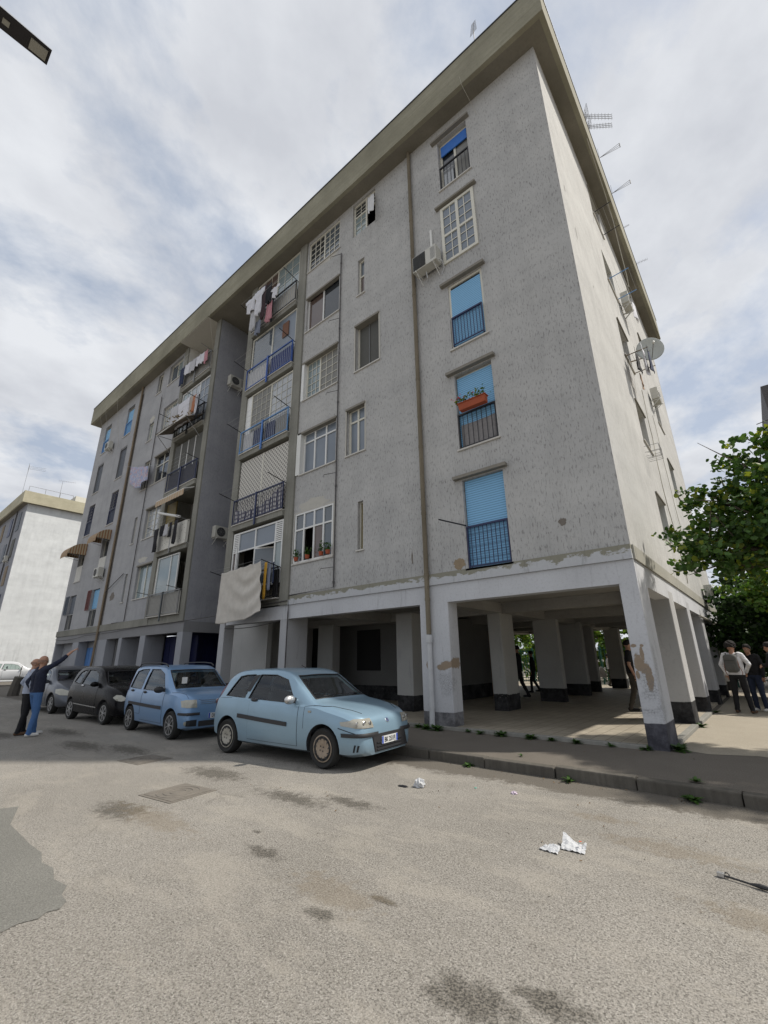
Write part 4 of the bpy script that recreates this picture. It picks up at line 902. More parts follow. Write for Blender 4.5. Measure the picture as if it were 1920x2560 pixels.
def door(car, xa, xb, va=1.35, vb=7.0, sl=0, sb=0, hx=None, hv=5.0, sides=(-1, 1), hm=None):
    for sd in sides:
        car.patch('panel_gap', m_seam, ((xa+sb-.006, va-.04), (xb+.006, va-.04), (xb+.006+sl, vb), (xa-.006, vb)), car.t, .0018, sd, 16, 8)
        d = car.patch('door', car.pm, ((xa+sb, va), (xb, va), (xb+sl, vb), (xa, vb)), car.t, .0048, sd, 16, 8)
        if hx is not None:
            p = car.surf(hx, hv, sd, .012); m = MB(); m.grid(8, 6, lambda a, b: (p.x+.085*cos(pi*a), p.y+sd*.02*sin(2*pi*b), p.z+.032*sin(pi*a)*cos(2*pi*b))); m.build('handle', hm or m_trim, d, smooth=True)
# ---- three-door hatchback, pale blue
pp_ = paint('pale_blue_car_paint', (.245, .37, .47), .35, .30, .22)
PU = dict(x0=-1.80, x1=1.97, wb=2.46, wr=.292, yo=.80, cab=(-1.62, .98), seat=-.12, cap=('rusty', 'hub'), tum=.33,
 top=[(-1.80, .66), (-1.77, .86), (-1.70, 1.02), (-1.52, 1.24), (-1.36, 1.39), (-1.15, 1.455), (-.7, 1.485), (-.2, 1.485), (.12, 1.455), (.30, 1.40), (.60, 1.20), (.95, .985), (1.02, .962), (1.3, .92), (1.6, .86), (1.78, .80), (1.88, .745), (1.93, .68), (1.955, .60), (1.97, .50)],
 belt=[(-1.80, .60), (-1.74, .80), (-1.6, .96), (-1.0, .96), (-.2, .93), (.6, .90), (1.0, .885), (1.3, .83), (1.6, .77), (1.80, .70), (1.92, .62), (1.97, .44)],
 bot=[(-1.80, .36), (-1.65, .27), (-1.3, .24), (-.8, .20), (.8, .19), (1.3, .21), (1.7, .19), (1.97, .22)],
 hw=[(-1.80, .66), (-1.72, .755), (-1.5, .80), (-.9, .825), (.3, .83), (1.1, .825), (1.45, .815), (1.7, .785), (1.86, .72), (1.94, .64), (1.97, .56)],
 win=[([(-1.40, .99), (-1.0, .975), (-.80, .97)], [(-1.13, 1.335), (-.95, 1.365), (-.68, 1.375)]), ([(-.70, .965), (-.1, .945), (.56, .925)], [(-.53, 1.375), (-.1, 1.372), (.235, 1.29)])],
 scr=[(.915, .36, .64, .53), (-1.62, -1.38, .52, .50)])
c = Car(PU, pp_); t = c.make('pale_blue_hatchback', 'pale blue three-door hatchback with rusty front hubcap, parked nearest the camera beside the kerb', (-5.38, -3.08, -.13), .081)
door(c, -.62, .66, 1.3, 6.9, 0, hx=-.50, hv=6.25)
ln = MB()
for sd in (-1, 1):
    c.line(ln, [(.98, 8.2), (1.10, 10), (1.35, 12.3), (1.62, 13.2), (1.78, 13.5)], .005, sd); c.line(ln, [(.98, 8.2), (.80, 6.5), (.80, 3)], .003, sd); c.line(ln, [(-1.74, 6), (-1.2, 6.9)], .003, sd)
ln.build('bonnet_gap', m_seam, t)
for sd in (-1, 1):
    c.patch('pillar_trim', m_trim, ((-.82, 8.0), (-.70, 8.0), (-.545, 10.5), (-.68, 10.4)), t, .006, sd)
    c.patch('side_moulding', m_trim, ((-.92, 3.2), (.42, 3.0), (.42, 3.42), (-.92, 3.62)), t, .016, sd, 14, 2)
    c.fpatch('headlamp', m_lens, [(.795, .635), (.72, .605), (.40, .60)], [(.79, .69), (.70, .735), (.43, .735)], t, .008, sd)
    c.fpatch('bumper_strip', m_trim, [(.80, .475), (.7, .47), (.30, .47)], [(.80, .53), (.7, .53), (.30, .53)], t, .018, sd)
    for yy_, zz_, rr_ in ((.70, .665, .038), (.59, .668, .040), (.48, .668, .034)):
        xx_ = c.xfront(yy_, zz_); m = MB(); m.lathe([(rr_, .017), (rr_*.86, .021), (rr_*.3, .0175), (.002, .0215)], 14, 'x', (xx_, sd*(yy_+.008), zz_)); m.build('lamp_reflector', m_chrome, t, smooth=True)
    c.patch('tail_lamp', m_red, ((-1.775, 5.3), (-1.70, 5.3), (-1.46, 11.4), (-1.56, 11.8)), t, .007, sd, 3, 12)
    for k in (0, 1): c.patch('bumper_vent', m_seam, ((1.80+k*.05, 1.3), (1.825+k*.05, 1.3), (1.855+k*.045, 2.3), (1.83+k*.045, 2.3)), t, .004, sd, 2, 4)
    mirror(c, .52, .985, .78, m_alloy if sd < 0 else m_trim, sd)
    c.patch('bumper_gap', m_seam, ((1.55, 3.75), (1.93, 3.7), (1.93, 3.8), (1.55, 3.85)), t, .003, sd, 8, 1)
    fl_ = MB(); p_ = c.surf(.93, 5.2, sd, .006); fl_.box(p_.x-.03, p_.x+.03, p_.y-.006, p_.y+.006, p_.z-.015, p_.z+.015); fl_.build('side_repeater', m_lens, t)
g = MB(); g.prism([(1.93, -.44, .245), (1.985, -.38, .25), (1.985, -.46, .50), (1.93, -.50, .50)], (0, .90, 0)); g.build('grille', m_trim, t)
g = MB()
for k in range(3): g.box(1.984, 1.997, -.36, .36, .27+k*.05, .285+k*.05)
g.build('grille_slats', m_seam, t)
c.plate('BK 251FJ', 1.999, -.02, .40); badge(t, 1.925, 0, .675, .045, M('badge_blue', (.03, .06, .2), .4), tilt=.6)
MB().tube([(.0, 0, 1.48), (-.12, 0, 1.535)], .008, 5).build('aerial', m_trim, t); t.scale = (.982, .985, .985)
MB().grid(8, 6, lambda a, b: (.30+.03*sin(pi*a), -.12*cos(pi*a), 1.28+.03*sin(2*pi*b))).build('rear_view_mirror', m_trim, t)
# ---- tall five-door, mid blue
pb = paint('mid_blue_car_paint', (.16, .285, .47), .3, .32, .15)
PA = dict(x0=-1.72, x1=1.76, wb=2.30, wr=.285, yo=.775, cab=(-1.58, .98), seat=-.05, cap=('spokes9', 'spokes9'), tum=.22,
 top=[(-1.72, .72), (-1.70, .95), (-1.66, 1.1), (-1.52, 1.42), (-1.40, 1.50), (-1.0, 1.535), (-.3, 1.54), (.15, 1.52), (.36, 1.46), (.60, 1.28), (.98, 1.02), (1.05, 1.0), (1.35, .965), (1.55, .92), (1.66, .87), (1.71, .80), (1.74, .68), (1.76, .52)],
 belt=[(-1.72, .65), (-1.6, .93), (-1.0, .95), (0, .93), (.8, .92), (1.1, .91), (1.4, .87), (1.6, .78), (1.70, .66), (1.76, .48)],
 bot=[(-1.72, .36), (-1.55, .27), (-.9, .21), (.8, .20), (1.3, .22), (1.6, .2), (1.76, .24)],
 hw=[(-1.72, .68), (-1.62, .745), (-1.3, .78), (-.5, .785), (.8, .785), (1.3, .778), (1.55, .755), (1.67, .715), (1.73, .67), (1.76, .62)],
 win=[([(-1.48, 1.0), (-1.1, .985), (-.72, .975)], [(-1.33, 1.38), (-1.05, 1.43), (-.62, 1.44)]), ([(-.58, .97), (0.05, .96), (.66, .95)], [(-.48, 1.44), (0, 1.435), (.33, 1.33)])],
 scr=[(.955, .42, .62, .56), (-1.66, -1.46, .52, .52)])
c = Car(PA, pb); t = c.make('mid_blue_city_car', 'mid blue five-door city car with roof rails parked behind the pale blue hatchback', (-10.05, -3.10, -.13), -.025)
door(c, -.50, .70, 1.3, 6.9, 0, hx=-.38, hv=5.8); door(c, -1.30, -.53, 2.0, 6.9, 0, .5, hx=-1.16, hv=5.9)
ln = MB()
for sd in (-1, 1):
    c.line(ln, [(1.0, 8.5), (1.2, 11), (1.5, 12), (1.64, 11)], .004, sd); m = MB(); pts_ = [(x_, sd*(c.ring(x_)[11][0]-.03), c.top(x_)+.05) for x_ in (-1.30, -1.1, -.6, -.1, .2)]
    m.tube([(pts_[0][0]-.08, pts_[0][1], pts_[0][2]-.06)]+pts_+[(pts_[-1][0]+.12, pts_[-1][1], pts_[-1][2]-.06)], .016, 6); m.build('roof_rail', m_trim, t)
    c.patch('side_moulding', m_trim, ((-1.28, 3.1), (.66, 3.0), (.66, 3.45), (-1.28, 3.5)), t, .014, sd, 14, 2)
    c.fpatch('headlamp', m_lensc, [(.745, .665), (.68, .65), (.47, .65)], [(.74, .79), (.68, .81), (.48, .81)], t, .008, sd)
    c.fpatch('bumper_strip', m_trim, [(.765, .50), (.66, .495), (.40, .495)], [(.765, .55), (.66, .55), (.40, .55)], t, .016, sd)
    c.fpatch('fog_recess', m_seam, [(.68, .29), (.58, .285), (.46, .28)], [(.68, .40), (.58, .41), (.46, .41)], t, .006, sd)
    m = MB(); p_ = c.surf(1.71, 2.0, sd, .012); m.lathe([(.04, .0), (.04, .01), (.002, .014)], 14, 'x', (p_.x, p_.y, p_.z)); m.build('fog_lamp', m_lensc, t)
    c.patch('tail_lamp', m_red, ((-1.70, 5.6), (-1.62, 5.6), (-1.50, 11.4), (-1.58, 11.6)), t, .007, sd, 3, 12); mirror(c, .60, 1.0, .76, m_trim, sd)
ln.build('bonnet_gap', m_seam, t)
g = MB(); g.prism([(1.69, -.40, .69), (1.735, -.40, .70), (1.70, -.44, .815), (1.65, -.44, .815)], (0, .82, 0)); g.build('grille', m_trim, t)
g = MB()
for z_ in (.715, .75, .785): g.box(1.722-(z_-.7)*.25, 1.742-(z_-.7)*.25, -.40, .40, z_, z_+.010)
g.build('grille_slats', m_chrome, t); g = MB(); g.box(1.745, 1.765, -.42, .42, .27, .38); g.build('lower_grille', m_trim, t)
c.plate('DL 756W', 1.772, .02, .47, wd=.46); badge(t, 1.742, 0, .755, .055, M('badge_red', (.2, .01, .02), .4))
MB().box(.80, .82, -.44, -.32, 1.12, 1.26).build('paper_permit', m_whitef, t)
# ---- small rounded three-door, black
pk = paint('black_car_paint', (.005, .0048, .006), .0, .24, .0, .04, .16)
YP = dict(x0=-1.80, x1=1.98, wb=2.39, wr=.29, yo=.80, cab=(-1.60, .94), seat=-.1, cap=('spokes7', 'spokes7'), tum=.32,
 top=[(-1.80, .66), (-1.77, .88), (-1.68, 1.08), (-1.50, 1.34), (-1.25, 1.47), (-.8, 1.525), (-.3, 1.53), (.1, 1.49), (.33, 1.42), (.62, 1.22), (.95, 1.03), (1.03, 1.01), (1.35, .96), (1.65, .86), (1.82, .74), (1.92, .62), (1.98, .50)],
 belt=[(-1.80, .60), (-1.7, .9), (-1.3, 1.0), (-.5, .98), (.4, .95), (1.0, .92), (1.35, .85), (1.65, .72), (1.85, .58), (1.98, .44)],
 bot=[(-1.80, .36), (-1.6, .27), (-.8, .20), (.8, .19), (1.3, .21), (1.7, .19), (1.98, .23)],
 hw=[(-1.80, .62), (-1.7, .74), (-1.4, .81), (-.8, .84), (.4, .85), (1.1, .845), (1.45, .82), (1.7, .77), (1.86, .68), (1.94, .57), (1.98, .44)],
 win=[([(-1.32, 1.06), (-1.0, 1.03), (-.78, 1.02)], [(-1.12, 1.33), (-.95, 1.39), (-.66, 1.41)]), ([(-.66, 1.01), (0, .985), (.58, .965)], [(-.54, 1.415), (-.1, 1.405), (.26, 1.30)])],
 scr=[(.91, .40, .64, .52), (-1.62, -1.42, .48, .46)])
c = Car(YP, pk); t = c.make('black_hatchback', 'glossy black rounded three-door car with star-spoked silver wheels, behind the mid blue car', (-14.17, -3.10, -.13), .045)
door(c, -.58, .66, 1.3, 6.9, 0, hx=-.46, hv=6.1, hm=m_chrome)
for sd in (-1, 1):
    c.patch('side_moulding', m_chrome, ((-.9, 2.1), (.8, 2.0), (.8, 2.16), (-.9, 2.26)), t, .012, sd, 14, 1)
    m = MB(); q_ = c.fpatch('headlamp', m_lensc, [(.77, .69), (.73, .62), (.64, .60), (.55, .62)], [(.765, .71), (.71, .765), (.62, .755), (.54, .69)], t, .012, sd)
    c.patch('tail_lamp', m_red, ((-1.765, 5.0), (-1.68, 5.0), (-1.54, 10.5), (-1.62, 10.8)), t, .007, sd, 3, 12); mirror(c, .56, 1.03, .79, pk, sd)
g = MB(); g.prism([(1.88, -.18, .42), (1.99, -.14, .43), (1.93, -.20, .66), (1.86, -.22, .68)], (0, .36, 0)); g.build('grille', m_chrome, t)
# ---- dark grey family car, half hidden by the two men
pg = paint('dark_grey_car_paint', (.085, .095, .115), .5, .3, .15)
PG = dict(x0=-2.0, x1=2.12, wb=2.61, wr=.31, yo=.82, cab=(-1.8, 1.06), seat=0, cap=('spokes7', 'spokes7'), tum=.30,
 top=[(-2.0, .7), (-1.97, .9), (-1.88, 1.1), (-1.66, 1.38), (-1.4, 1.49), (-.8, 1.53), (-.2, 1.53), (.2, 1.49), (.45, 1.42), (.8, 1.2), (1.12, 1.03), (1.2, 1.01), (1.5, .95), (1.8, .85), (1.98, .74), (2.06, .62), (2.12, .5)],
 belt=[(-2.0, .64), (-1.9, .92), (-1.3, .99), (0, .96), (1.0, .93), (1.4, .88), (1.75, .76), (1.95, .62), (2.12, .44)],
 bot=[(-2.0, .36), (-1.8, .27), (-.9, .21), (.9, .20), (1.5, .22), (1.85, .2), (2.12, .24)],
 hw=[(-2.0, .66), (-1.9, .76), (-1.6, .83), (-.8, .87), (.8, .875), (1.4, .86), (1.7, .81), (1.95, .7), (2.12, .55)],
 win=[([(-1.55, 1.05), (-1.1, 1.03), (-.72, 1.01)], [(-1.35, 1.36), (-1.05, 1.42), (-.62, 1.43)]), ([(-.6, 1.01), (.1, .99), (.74, .97)], [(-.5, 1.43), (0, 1.42), (.40, 1.33)])],
 scr=[(1.07, .52, .66, .55), (-1.84, -1.6, .52, .5)])
c = Car(PG, pg); t = c.make('dark_grey_hatchback', 'dark grey car parked last in the row, half hidden behind the two standing men', (-19.0, -3.05, -.13), .02)
door(c, -.5, .8, 1.3, 6.9, 0, hx=-.38, hv=5.9); door(c, -1.4, -.53, 2.0, 6.9, 0, .48, hx=-1.2, hv=6)
for sd in (-1, 1):
    c.fpatch('headlamp', m_lensc, [(.83, .66), (.76, .60), (.50, .58)], [(.82, .78), (.72, .80), (.52, .72)], t, .010, sd); mirror(c, .68, 1.02, .82, pg, sd)
    c.patch('tail_lamp', m_red, ((-1.96, 5.0), (-1.88, 5.0), (-1.74, 9.5), (-1.82, 9.8)), t, .007, sd, 3, 12)
g = MB(); g.box(2.09, 2.13, -.42, .42, .28, .46); g.build('grille', m_trim, t); MB().box(2.085, 2.125, -.55, .55, .49, .515).build('bumper_strip', m_trim, t)
# ---- white car far off to the left
pw = paint('white_car_paint', (.60, .61, .62), .1, .3, .1)
c = Car(dict(PG, top=[(a, b*1.06) for a, b in PG['top']], cap=('spokes7', 'spokes7')), pw); t = c.make('white_car', 'white car parked far off in front of the tall white end wall', (-47.0, .8, .12), 1.36)
door(c, -.5, .8, 1.3, 6.9, 0, hx=-.38, hv=5.9); door(c, -1.4, -.53, 2.0, 6.9, 0, .48, hx=-1.2, hv=6)
for sd in (-1, 1): c.fpatch('headlamp', m_lensc, [(.83, .66), (.76, .60), (.50, .58)], [(.82, .78), (.72, .80), (.52, .72)], t, .010, sd); mirror(c, .68, 1.05, .82, pw, sd)
t['category'] = 'car'
# ================================================================ people
def capsule(mb, a, b, ra, rb, n=12, sx=1, sy=1):
    "tapered limb with round ends (later fused into one skin)"
    a, b = Vector(a), Vector(b); t = (b-a); L = t.length; t = t.normalized() if L > 1e-6 else Vector((0, 0, 1))
    u = t.cross(Vector((0, 1, 0)) if abs(t.y) < .9 else Vector((1, 0, 0))).normalized(); v = t.cross(u)
    prof = [(-1, 0.02), (-.87, .5), (-.5, .87), (0, 1)]; rings = []
    for h, r in prof: rings.append((a+t*h*ra, r*ra))
    for h, r in ((0, 1), (.5, .87), (.87, .5), (1, .02)): rings.append((b+t*h*rb, r*rb))
    idx = [[mb.pt(p+r*(cos(2*pi*k/n)*u+sin(2*pi*k/n)*v)) for k in range(n)] for p, r in rings]
    for i in range(len(idx)-1):
        for k in range(n): mb.face((idx[i][k], idx[i][(k+1) % n], idx[i+1][(k+1) % n], idx[i+1][k]))
    mb.face(idx[0][::-1]); mb.face(idx[-1])
def ell(mb, c, r, n=14, m=10, rot=None):
    c = Vector(c); R3 = rot or Matrix.Identity(3)
    idx = [[mb.pt(c+R3 @ Vector((r[0]*sin(pi*(j+.02)/(m+.04))*cos(2*pi*k/n), r[1]*sin(pi*(j+.02)/(m+.04))*sin(2*pi*k/n), r[2]*cos(pi*(j+.02)/(m+.04))))) for k in range(n)] for j in range(m+1)]
    for i in range(m):
        for k in range(n): mb.face((idx[i][k], idx[i][(k+1) % n], idx[i+1][(k+1) % n], idx[i+1][k]))
    mb.face(idx[0]); mb.face(idx[-1][::-1])
m_skin = M('skin', (.42, .23, .15), .55, .12, sc=14); m_skin2 = M('skin_tan', (.30, .16, .10), .55, .12, sc=14)
def cloth_m(name, col, r=.9): return M(name, col, r, .22, sc=5, bump=.35)
def person(label, loc, rz, h=1.75, top=None, legs=None, shoe=None, skin=None, hair=None, bald=False, sleeve='long', pose={}, vox=.011, female=False, group=None, hairstyle='short', bag=None, shirt_open=0):
    """facing +x, z up, joints in metres for a 1.75 m body; the body is one fused surface"""
    k = h/1.75; w = .92 if female else 1
    J = dict(pel=(0, 0, .95), chest=(0, 0, 1.30), neck=(.0, 0, 1.47), head=(.025, 0, 1.605),
             shL=(0, .19*w, 1.42), shR=(0, -.19*w, 1.42), elL=(-.02, .25*w, 1.14), elR=(-.02, -.25*w, 1.14), wrL=(.06, .25*w, .90), wrR=(.06, -.25*w, .90),
             hipL=(0, .095, .92), hipR=(0, -.095, .92), knL=(.02, .105, .50), knR=(.02, -.105, .50), anL=(-.01, .11, .085), anR=(-.01, -.11, .085))
    for q, v in pose.items():
        if q in J: J[q] = v
    J = {q: Vector(v)*k for q, v in J.items()}
    mb = MB(); Z = []      # zones: (a, b, radius, material slot)
    def limb(a, b, ra, rb, slot): capsule(mb, a, b, ra*k, rb*k); Z.append((Vector(a), Vector(b), max(ra, rb)*k, slot))
    SK, TP, LG, SH, HR = 0, 1, 2, 3, 4
    ch, pe, nk = J['chest'], J['pel'], J['neck']; fw = Vector((1, 0, 0)); sd = (J['shL']-J['shR']).normalized()
    for s_ in (-1, 1):
        hip = J['hipL' if s_ > 0 else 'hipR']; sh = J['shL' if s_ > 0 else 'shR']
        limb(pe+sd*s_*.07*k+Vector((0, 0, .02*k)), ch+sd*s_*.085*k, .112 if not female else .105, .112*w, TP)
        limb(ch+sd*s_*.08*k, sh-sd*s_*.05*k, .105, .078*w, TP); limb(nk-Vector((0, 0, .05*k)), sh, .055, .062*w, TP)
        kn, an = J['knL' if s_ > 0 else 'knR'], J['anL' if s_ > 0 else 'anR']
        limb(hip, kn, .092, .066, LG); limb(kn, an, .066, .050, LG)
        tf = pose.get('toeL' if s_ > 0 else 'toeR', (.17, s_*.02, -.045)); toe = an+Vector(tf)*k
        limb(an+Vector((-.03, 0, -.04))*k, toe, .042, .034, SH); limb(an, an+Vector((.03, 0, -.035))*k, .046, .042, SH)
        el, wr = J['elL' if s_ > 0 else 'elR'], J['wrL' if s_ > 0 else 'wrR']
        aslot = TP if sleeve == 'long' else (SK if sleeve == 'none' else TP)
        if sleeve == 'short': mid = sh.lerp(el, .65); limb(sh, mid, .062*w, .052*w, TP); limb(mid, el, .044, .040, SK); limb(el, wr, .040, .028, SK)
        elif sleeve == 'rolled': limb(sh, el, .060*w, .050, TP); m2 = el.lerp(wr, .45); limb(el, m2, .048, .044, TP); limb(m2, wr, .036, .028, SK)
        else: limb(sh, el, .060*w, .050, TP); limb(el, wr, .048, .038, TP)
        # hand: palm, four bent fingers, thumb from the side of the palm
        fd = (wr-el).normalized(); hd = Vector(pose.get('handL' if s_ > 0 else 'handR', tuple(fd))).normalized()
        ax = hd.cross(Vector((0, 0, 1)) if abs(hd.z) < .8 else Vector((1, 0, 0))).normalized(); pn = hd.cross(ax)
        pal = wr+hd*.055*k
        for q in (-1, 0, 1): limb(wr+hd*.012*k+ax*q*.012*k, wr+hd*.085*k+ax*q*.026*k, .016, .014, SK)
        curl = pose.get('curlL' if s_ > 0 else 'curlR', .5)
        for f, (q, fl) in enumerate(((-1.5, .070), (-.5, .080), (.5, .076), (1.5, .060))):
            b0 = wr+hd*.088*k+ax*q*.0195*k; c_ = curl
            if pose.get('pointL' if s_ > 0 else 'pointR') and f == 0: c_ = 0.0
            d1 = (hd*cos(c_*.8)+pn*sin(c_*.8)); d2 = (hd*cos(c_*2.0)+pn*sin(c_*2.0))
            m1 = b0+d1*fl*.5*k; limb(b0, m1, .0095, .009, SK); limb(m1, m1+d2*fl*.5*k, .009, .0075, SK)
        tb = wr+hd*.03*k-ax*.030*k; td = (hd*.7-ax*.65+pn*.3).normalized(); limb(tb, tb+td*.045*k, .012, .0105, SK); limb(tb+td*.045*k, tb+td*.045*k+(hd*.9+pn*.35-ax*.1)*.03*k, .0105, .009, SK)
    limb(pe+Vector((0, .05*k, -.02*k)), pe+Vector((0, -.05*k, -.02*k)), .115, .115, LG)
    hd_ = J['head']; up = (hd_-nk).normalized(); limb(nk-up*.05*k, nk+up*.09*k, .060, .055, SK)
    look = Vector(pose.get('look', (1, 0, 0))); look = (look-up*look.dot(up)).normalized(); sdh = up.cross(look)
    R3 = Matrix((look, sdh, up)).transposed()
    def hp(x, y, z): return hd_+R3 @ (Vector((x, y, z))*k)
    ell(mb, hp(-.008, 0, .035), (.098*k, .078*k, .098*k), rot=R3); ell(mb, hp(.020, 0, -.045), (.072*k, .060*k, .075*k), rot=R3); Z.append((hp(-.01, 0, .03), hp(.02, 0, -.06), .08*k, SK))
    capsule(mb, hp(.085, 0, .015), hp(.104, 0, -.020), .009*k, .014*k, 8)                                           # nose
    for s_ in (-1, 1):
        ell(mb, hp(-.005, s_*.078, -.01), (.020*k, .010*k, .032*k), 8, 6, rot=R3); capsule(mb, hp(.078, s_*.018, -.058), hp(.082, 0, -.055), .007*k, .008*k, 8)   # ear, lips
        capsule(mb, hp(.082, s_*.014, .035), hp(.074, s_*.048, .034), .009*k, .008*k, 8)
    t = thing('person', label, 'person', loc, rz, group)
    b = mb.build('body', [skin or m_skin, top, legs, shoe or m_black, hair or m_black], t)
    md = b.modifiers.new('fuse', 'REMESH'); md.mode = 'VOXEL'; md.voxel_size = vox; md.use_smooth_shade = True
    sm = b.modifiers.new('smooth', 'SMOOTH'); sm.iterations = 3; sm.factor = .5
    dg = bpy.context.evaluated_depsgraph_get(); me = bpy.data.meshes.new_from_object(b.evaluated_get(dg)); b.modifiers.clear(); b.data = me
    me.materials.clear()
    for m in (skin or m_skin, top, legs, shoe or m_black, hair or m_black): me.materials.append(m)
    hem = .93*k if not pose.get('tuck') else .99*k
    cl = set(); q0 = Vector((h*7, rz*3, 0))
    for p in me.polygons:
        c = Vector(p.center); best = (9, 0)
        for a, e, r, slot in Z:
            ab = e-a; f = max(0, min(1, (c-a).dot(ab)/max(1e-9, ab.dot(ab)))); d = (c-a-ab*f).length-r
            if d < best[0]: best = (d, slot)
        s_ = best[1]
        if s_ in (TP, LG) and best[0] < .2:
            near_arm = False
            if abs(c.z-hem) < .16*k and (c-Vector((pe.x, pe.y, c.z))).length < .21*k: s_ = TP if c.z > hem else LG
        p.material_index = s_; p.use_smooth = True
        if s_ in (TP, LG): cl.update(p.vertices)
    nrm = [v.normal.copy() for v in me.vertices]
    for vi in cl:
        v = me.vertices[vi]; c = v.co.copy(); n_ = noise.noise(Vector((c.x*9, c.y*9, c.z*(16 if c.z > hem else 11)+c.x*14))+q0)+.5*noise.noise(c*34+q0); v.co = c+nrm[vi]*(.0085*k*n_+.003)
    # eyes, hair, hat
    ey = MB()
    for s_ in (-1, 1): ell(ey, hp(.078, s_*.030, .012), (.012*k, .013*k, .010*k), 8, 6, rot=R3)
    ey.build('eyes', M('eye_white', (.5, .48, .45), .2), t, smooth=True); ey = MB()
    for s_ in (-1, 1): ell(ey, hp(.089, s_*.030, .012), (.004*k, .006*k, .006*k), 8, 6, rot=R3)
    ey.build('pupils', m_black, t, smooth=True)
    if not bald:
        hm = MB(); q = random.Random(int(h*1000)); bigr = {'short': .010, 'curly': .045, 'bun': .014}[hairstyle]
        def hf(a, b_):
            th, ph = 2*pi*a, pi*.62*b_; r = 1+q.uniform(-.03, .05)*(3 if hairstyle == 'curly' else 1)
            x = -.018+(.098+bigr)*sin(ph)*cos(th)*r-(.014 if cos(th) > .3 else 0)*b_; return hp(x, (.080+bigr)*sin(ph)*sin(th)*r, .042+(.098+bigr)*cos(ph)*r+(.045*max(0, cos(th)))*b_)
        hm.grid(28, 14, hf); ho = hm.build('hair', hair or m_black, t, smooth=(hairstyle != 'curly'))
        if hairstyle == 'bun': bm_ = MB(); ell(bm_, hp(-.115, 0, .05), (.04*k, .04*k, .04*k), rot=R3); bm_.build('hair_bun', hair or m_black, t, smooth=True)
    else:
        hm = MB(); hm.grid(16, 3, lambda a, b_: hp(-.012+.104*cos(pi*.42+a*pi*1.16)*1.0, .084*sin(pi*.42+a*pi*1.16), -.015+.055*b_)); hm.build('hair', M('cropped_grey_hair', (.27, .17, .125), .9), t, smooth=True)
    t['hp'] = 0; del t['hp']
    return t, J, hp
navy_t = cloth_m('navy_jumper', (.012, .016, .035)); jeans = cloth_m('blue_jeans', (.055, .13, .29)); shirt_lb = cloth_m('pale_blue_shirt', (.34, .38, .47)); blackt = cloth_m('black_trousers', (.010, .010, .012))
white_sh = cloth_m('white_shirt', (.66, .66, .68)); w_shoe = cloth_m('white_trainers', (.62, .61, .58)); brown_b = cloth_m('brown_boots', (.10, .055, .03)); blackt2 = cloth_m('black_top', (.008, .008, .009)); dk_jean = cloth_m('dark_jeans', (.02, .03, .06)); brown_j = cloth_m('dark_brown_jacket', (.03, .016, .010)); khaki = cloth_m('khaki_trousers', (.06, .05, .038)); grey_t = cloth_m('charcoal_suit', (.012, .012, .014))
hair_bk = M('black_hair', (.012, .009, .008), .8, .4, sc=40, bump=1.0); hair_br = M('brown_hair', (.04, .02, .012), .8, .4, sc=40, bump=.8)
# the pair on the road
t, J, hp = person('bald man in navy jumper and blue jeans pointing up at the building', (-12.14, -5.66, -.13), R(96), 1.80, navy_t, jeans, w_shoe, bald=True, sleeve='rolled', vox=.0075,
    pose=dict(chest=(-.02, 0, 1.30), shR=(.03, -.19, 1.45), elR=(.26, -.24, 1.62), wrR=(.47, -.24, 1.84), handR=(.75, 0, .5), curlR=.7, pointR=True, elL=(-.13, .26, 1.16), wrL=(-.02, .22, .95), look=(1, .1, .5), head=(.0, -.01, 1.61), hipL=(-.01, .10, .92), knL=(.10, .13, .50), anL=(.15, .15, .085), knR=(.03, -.10, .50), anR=(-.03, -.11, .085)))
gl = MB()
for s_ in (-1, 1): gl.tube([hp(.088+.004*cos(a), s_*.032+.022*cos(a), .012+.018*sin(a)) for a in [i*pi/6 for i in range(13)]], .0022, 4, False); gl.tube([hp(.085, s_*.054, .016), hp(.0, s_*.082, .012)], .002, 4)
gl.build('spectacles', m_trim, t)
t, J, hp = person('older balding man in pale blue shirt and black trousers behind the pointing man', (-12.60, -5.72, -.13), R(85), 1.74, shirt_lb, blackt, brown_b, bald=True, vox=.009, pose=dict(look=(1, -.2, .35), elL=(-.12, .26, 1.17), wrL=(.06, .20, 1.0), anR=(-.06, -.12, .085), anL=(.08, .14, .085)))
# the group beside the end wall
t, J, hp = person('curly-haired young man in white shirt carrying a grey backpack, seen from behind', (.72, 6.85, .004), R(75), 1.80, white_sh, blackt, brown_b, hair=hair_bk, hairstyle='curly', vox=.009, pose=dict(elR=(-.02, -.32, 1.19), wrR=(.14, -.18, 1.0), elL=(-.03, .30, 1.18), wrL=(.05, .24, .95), knL=(.02, .14, .5), anL=(-.02, .17, .085), anR=(0, -.15, .085), look=(1, -.1, 0)))
m_bpk = cloth_m('grey_canvas', (.10, .10, .095)); bp = thing('backpack', 'grey canvas backpack with dark leather-brown straps on the man in the white shirt', 'backpack', (.72-.045, 6.85-.165, 1.02), R(75))
m = MB(); m.grid(20, 12, lambda a, b: ((.085*(abs(cos(2*pi*a))**.6)*(1 if cos(2*pi*a) > 0 else -1))*min(1, 3.2*sin(pi*min(.97, max(.03, b))))**.5-.03, .155*(abs(sin(2*pi*a))**.6)*(1 if sin(2*pi*a) > 0 else -1)*min(1, 3.2*sin(pi*min(.97, max(.03, b))))**.5, .47*b)); m.build('bag', m_bpk, bp, smooth=True)
m = MB(); m.box(-.135, -.10, -.10, .10, .06, .22); m.build('front_pocket', m_bpk, bp, bevel=.015); MB().box(-.125, -.112, -.11, .11, .30, .312).build('zip', m_trim, bp)
m_strap = cloth_m('orange_brown_strap', (.20, .065, .03))
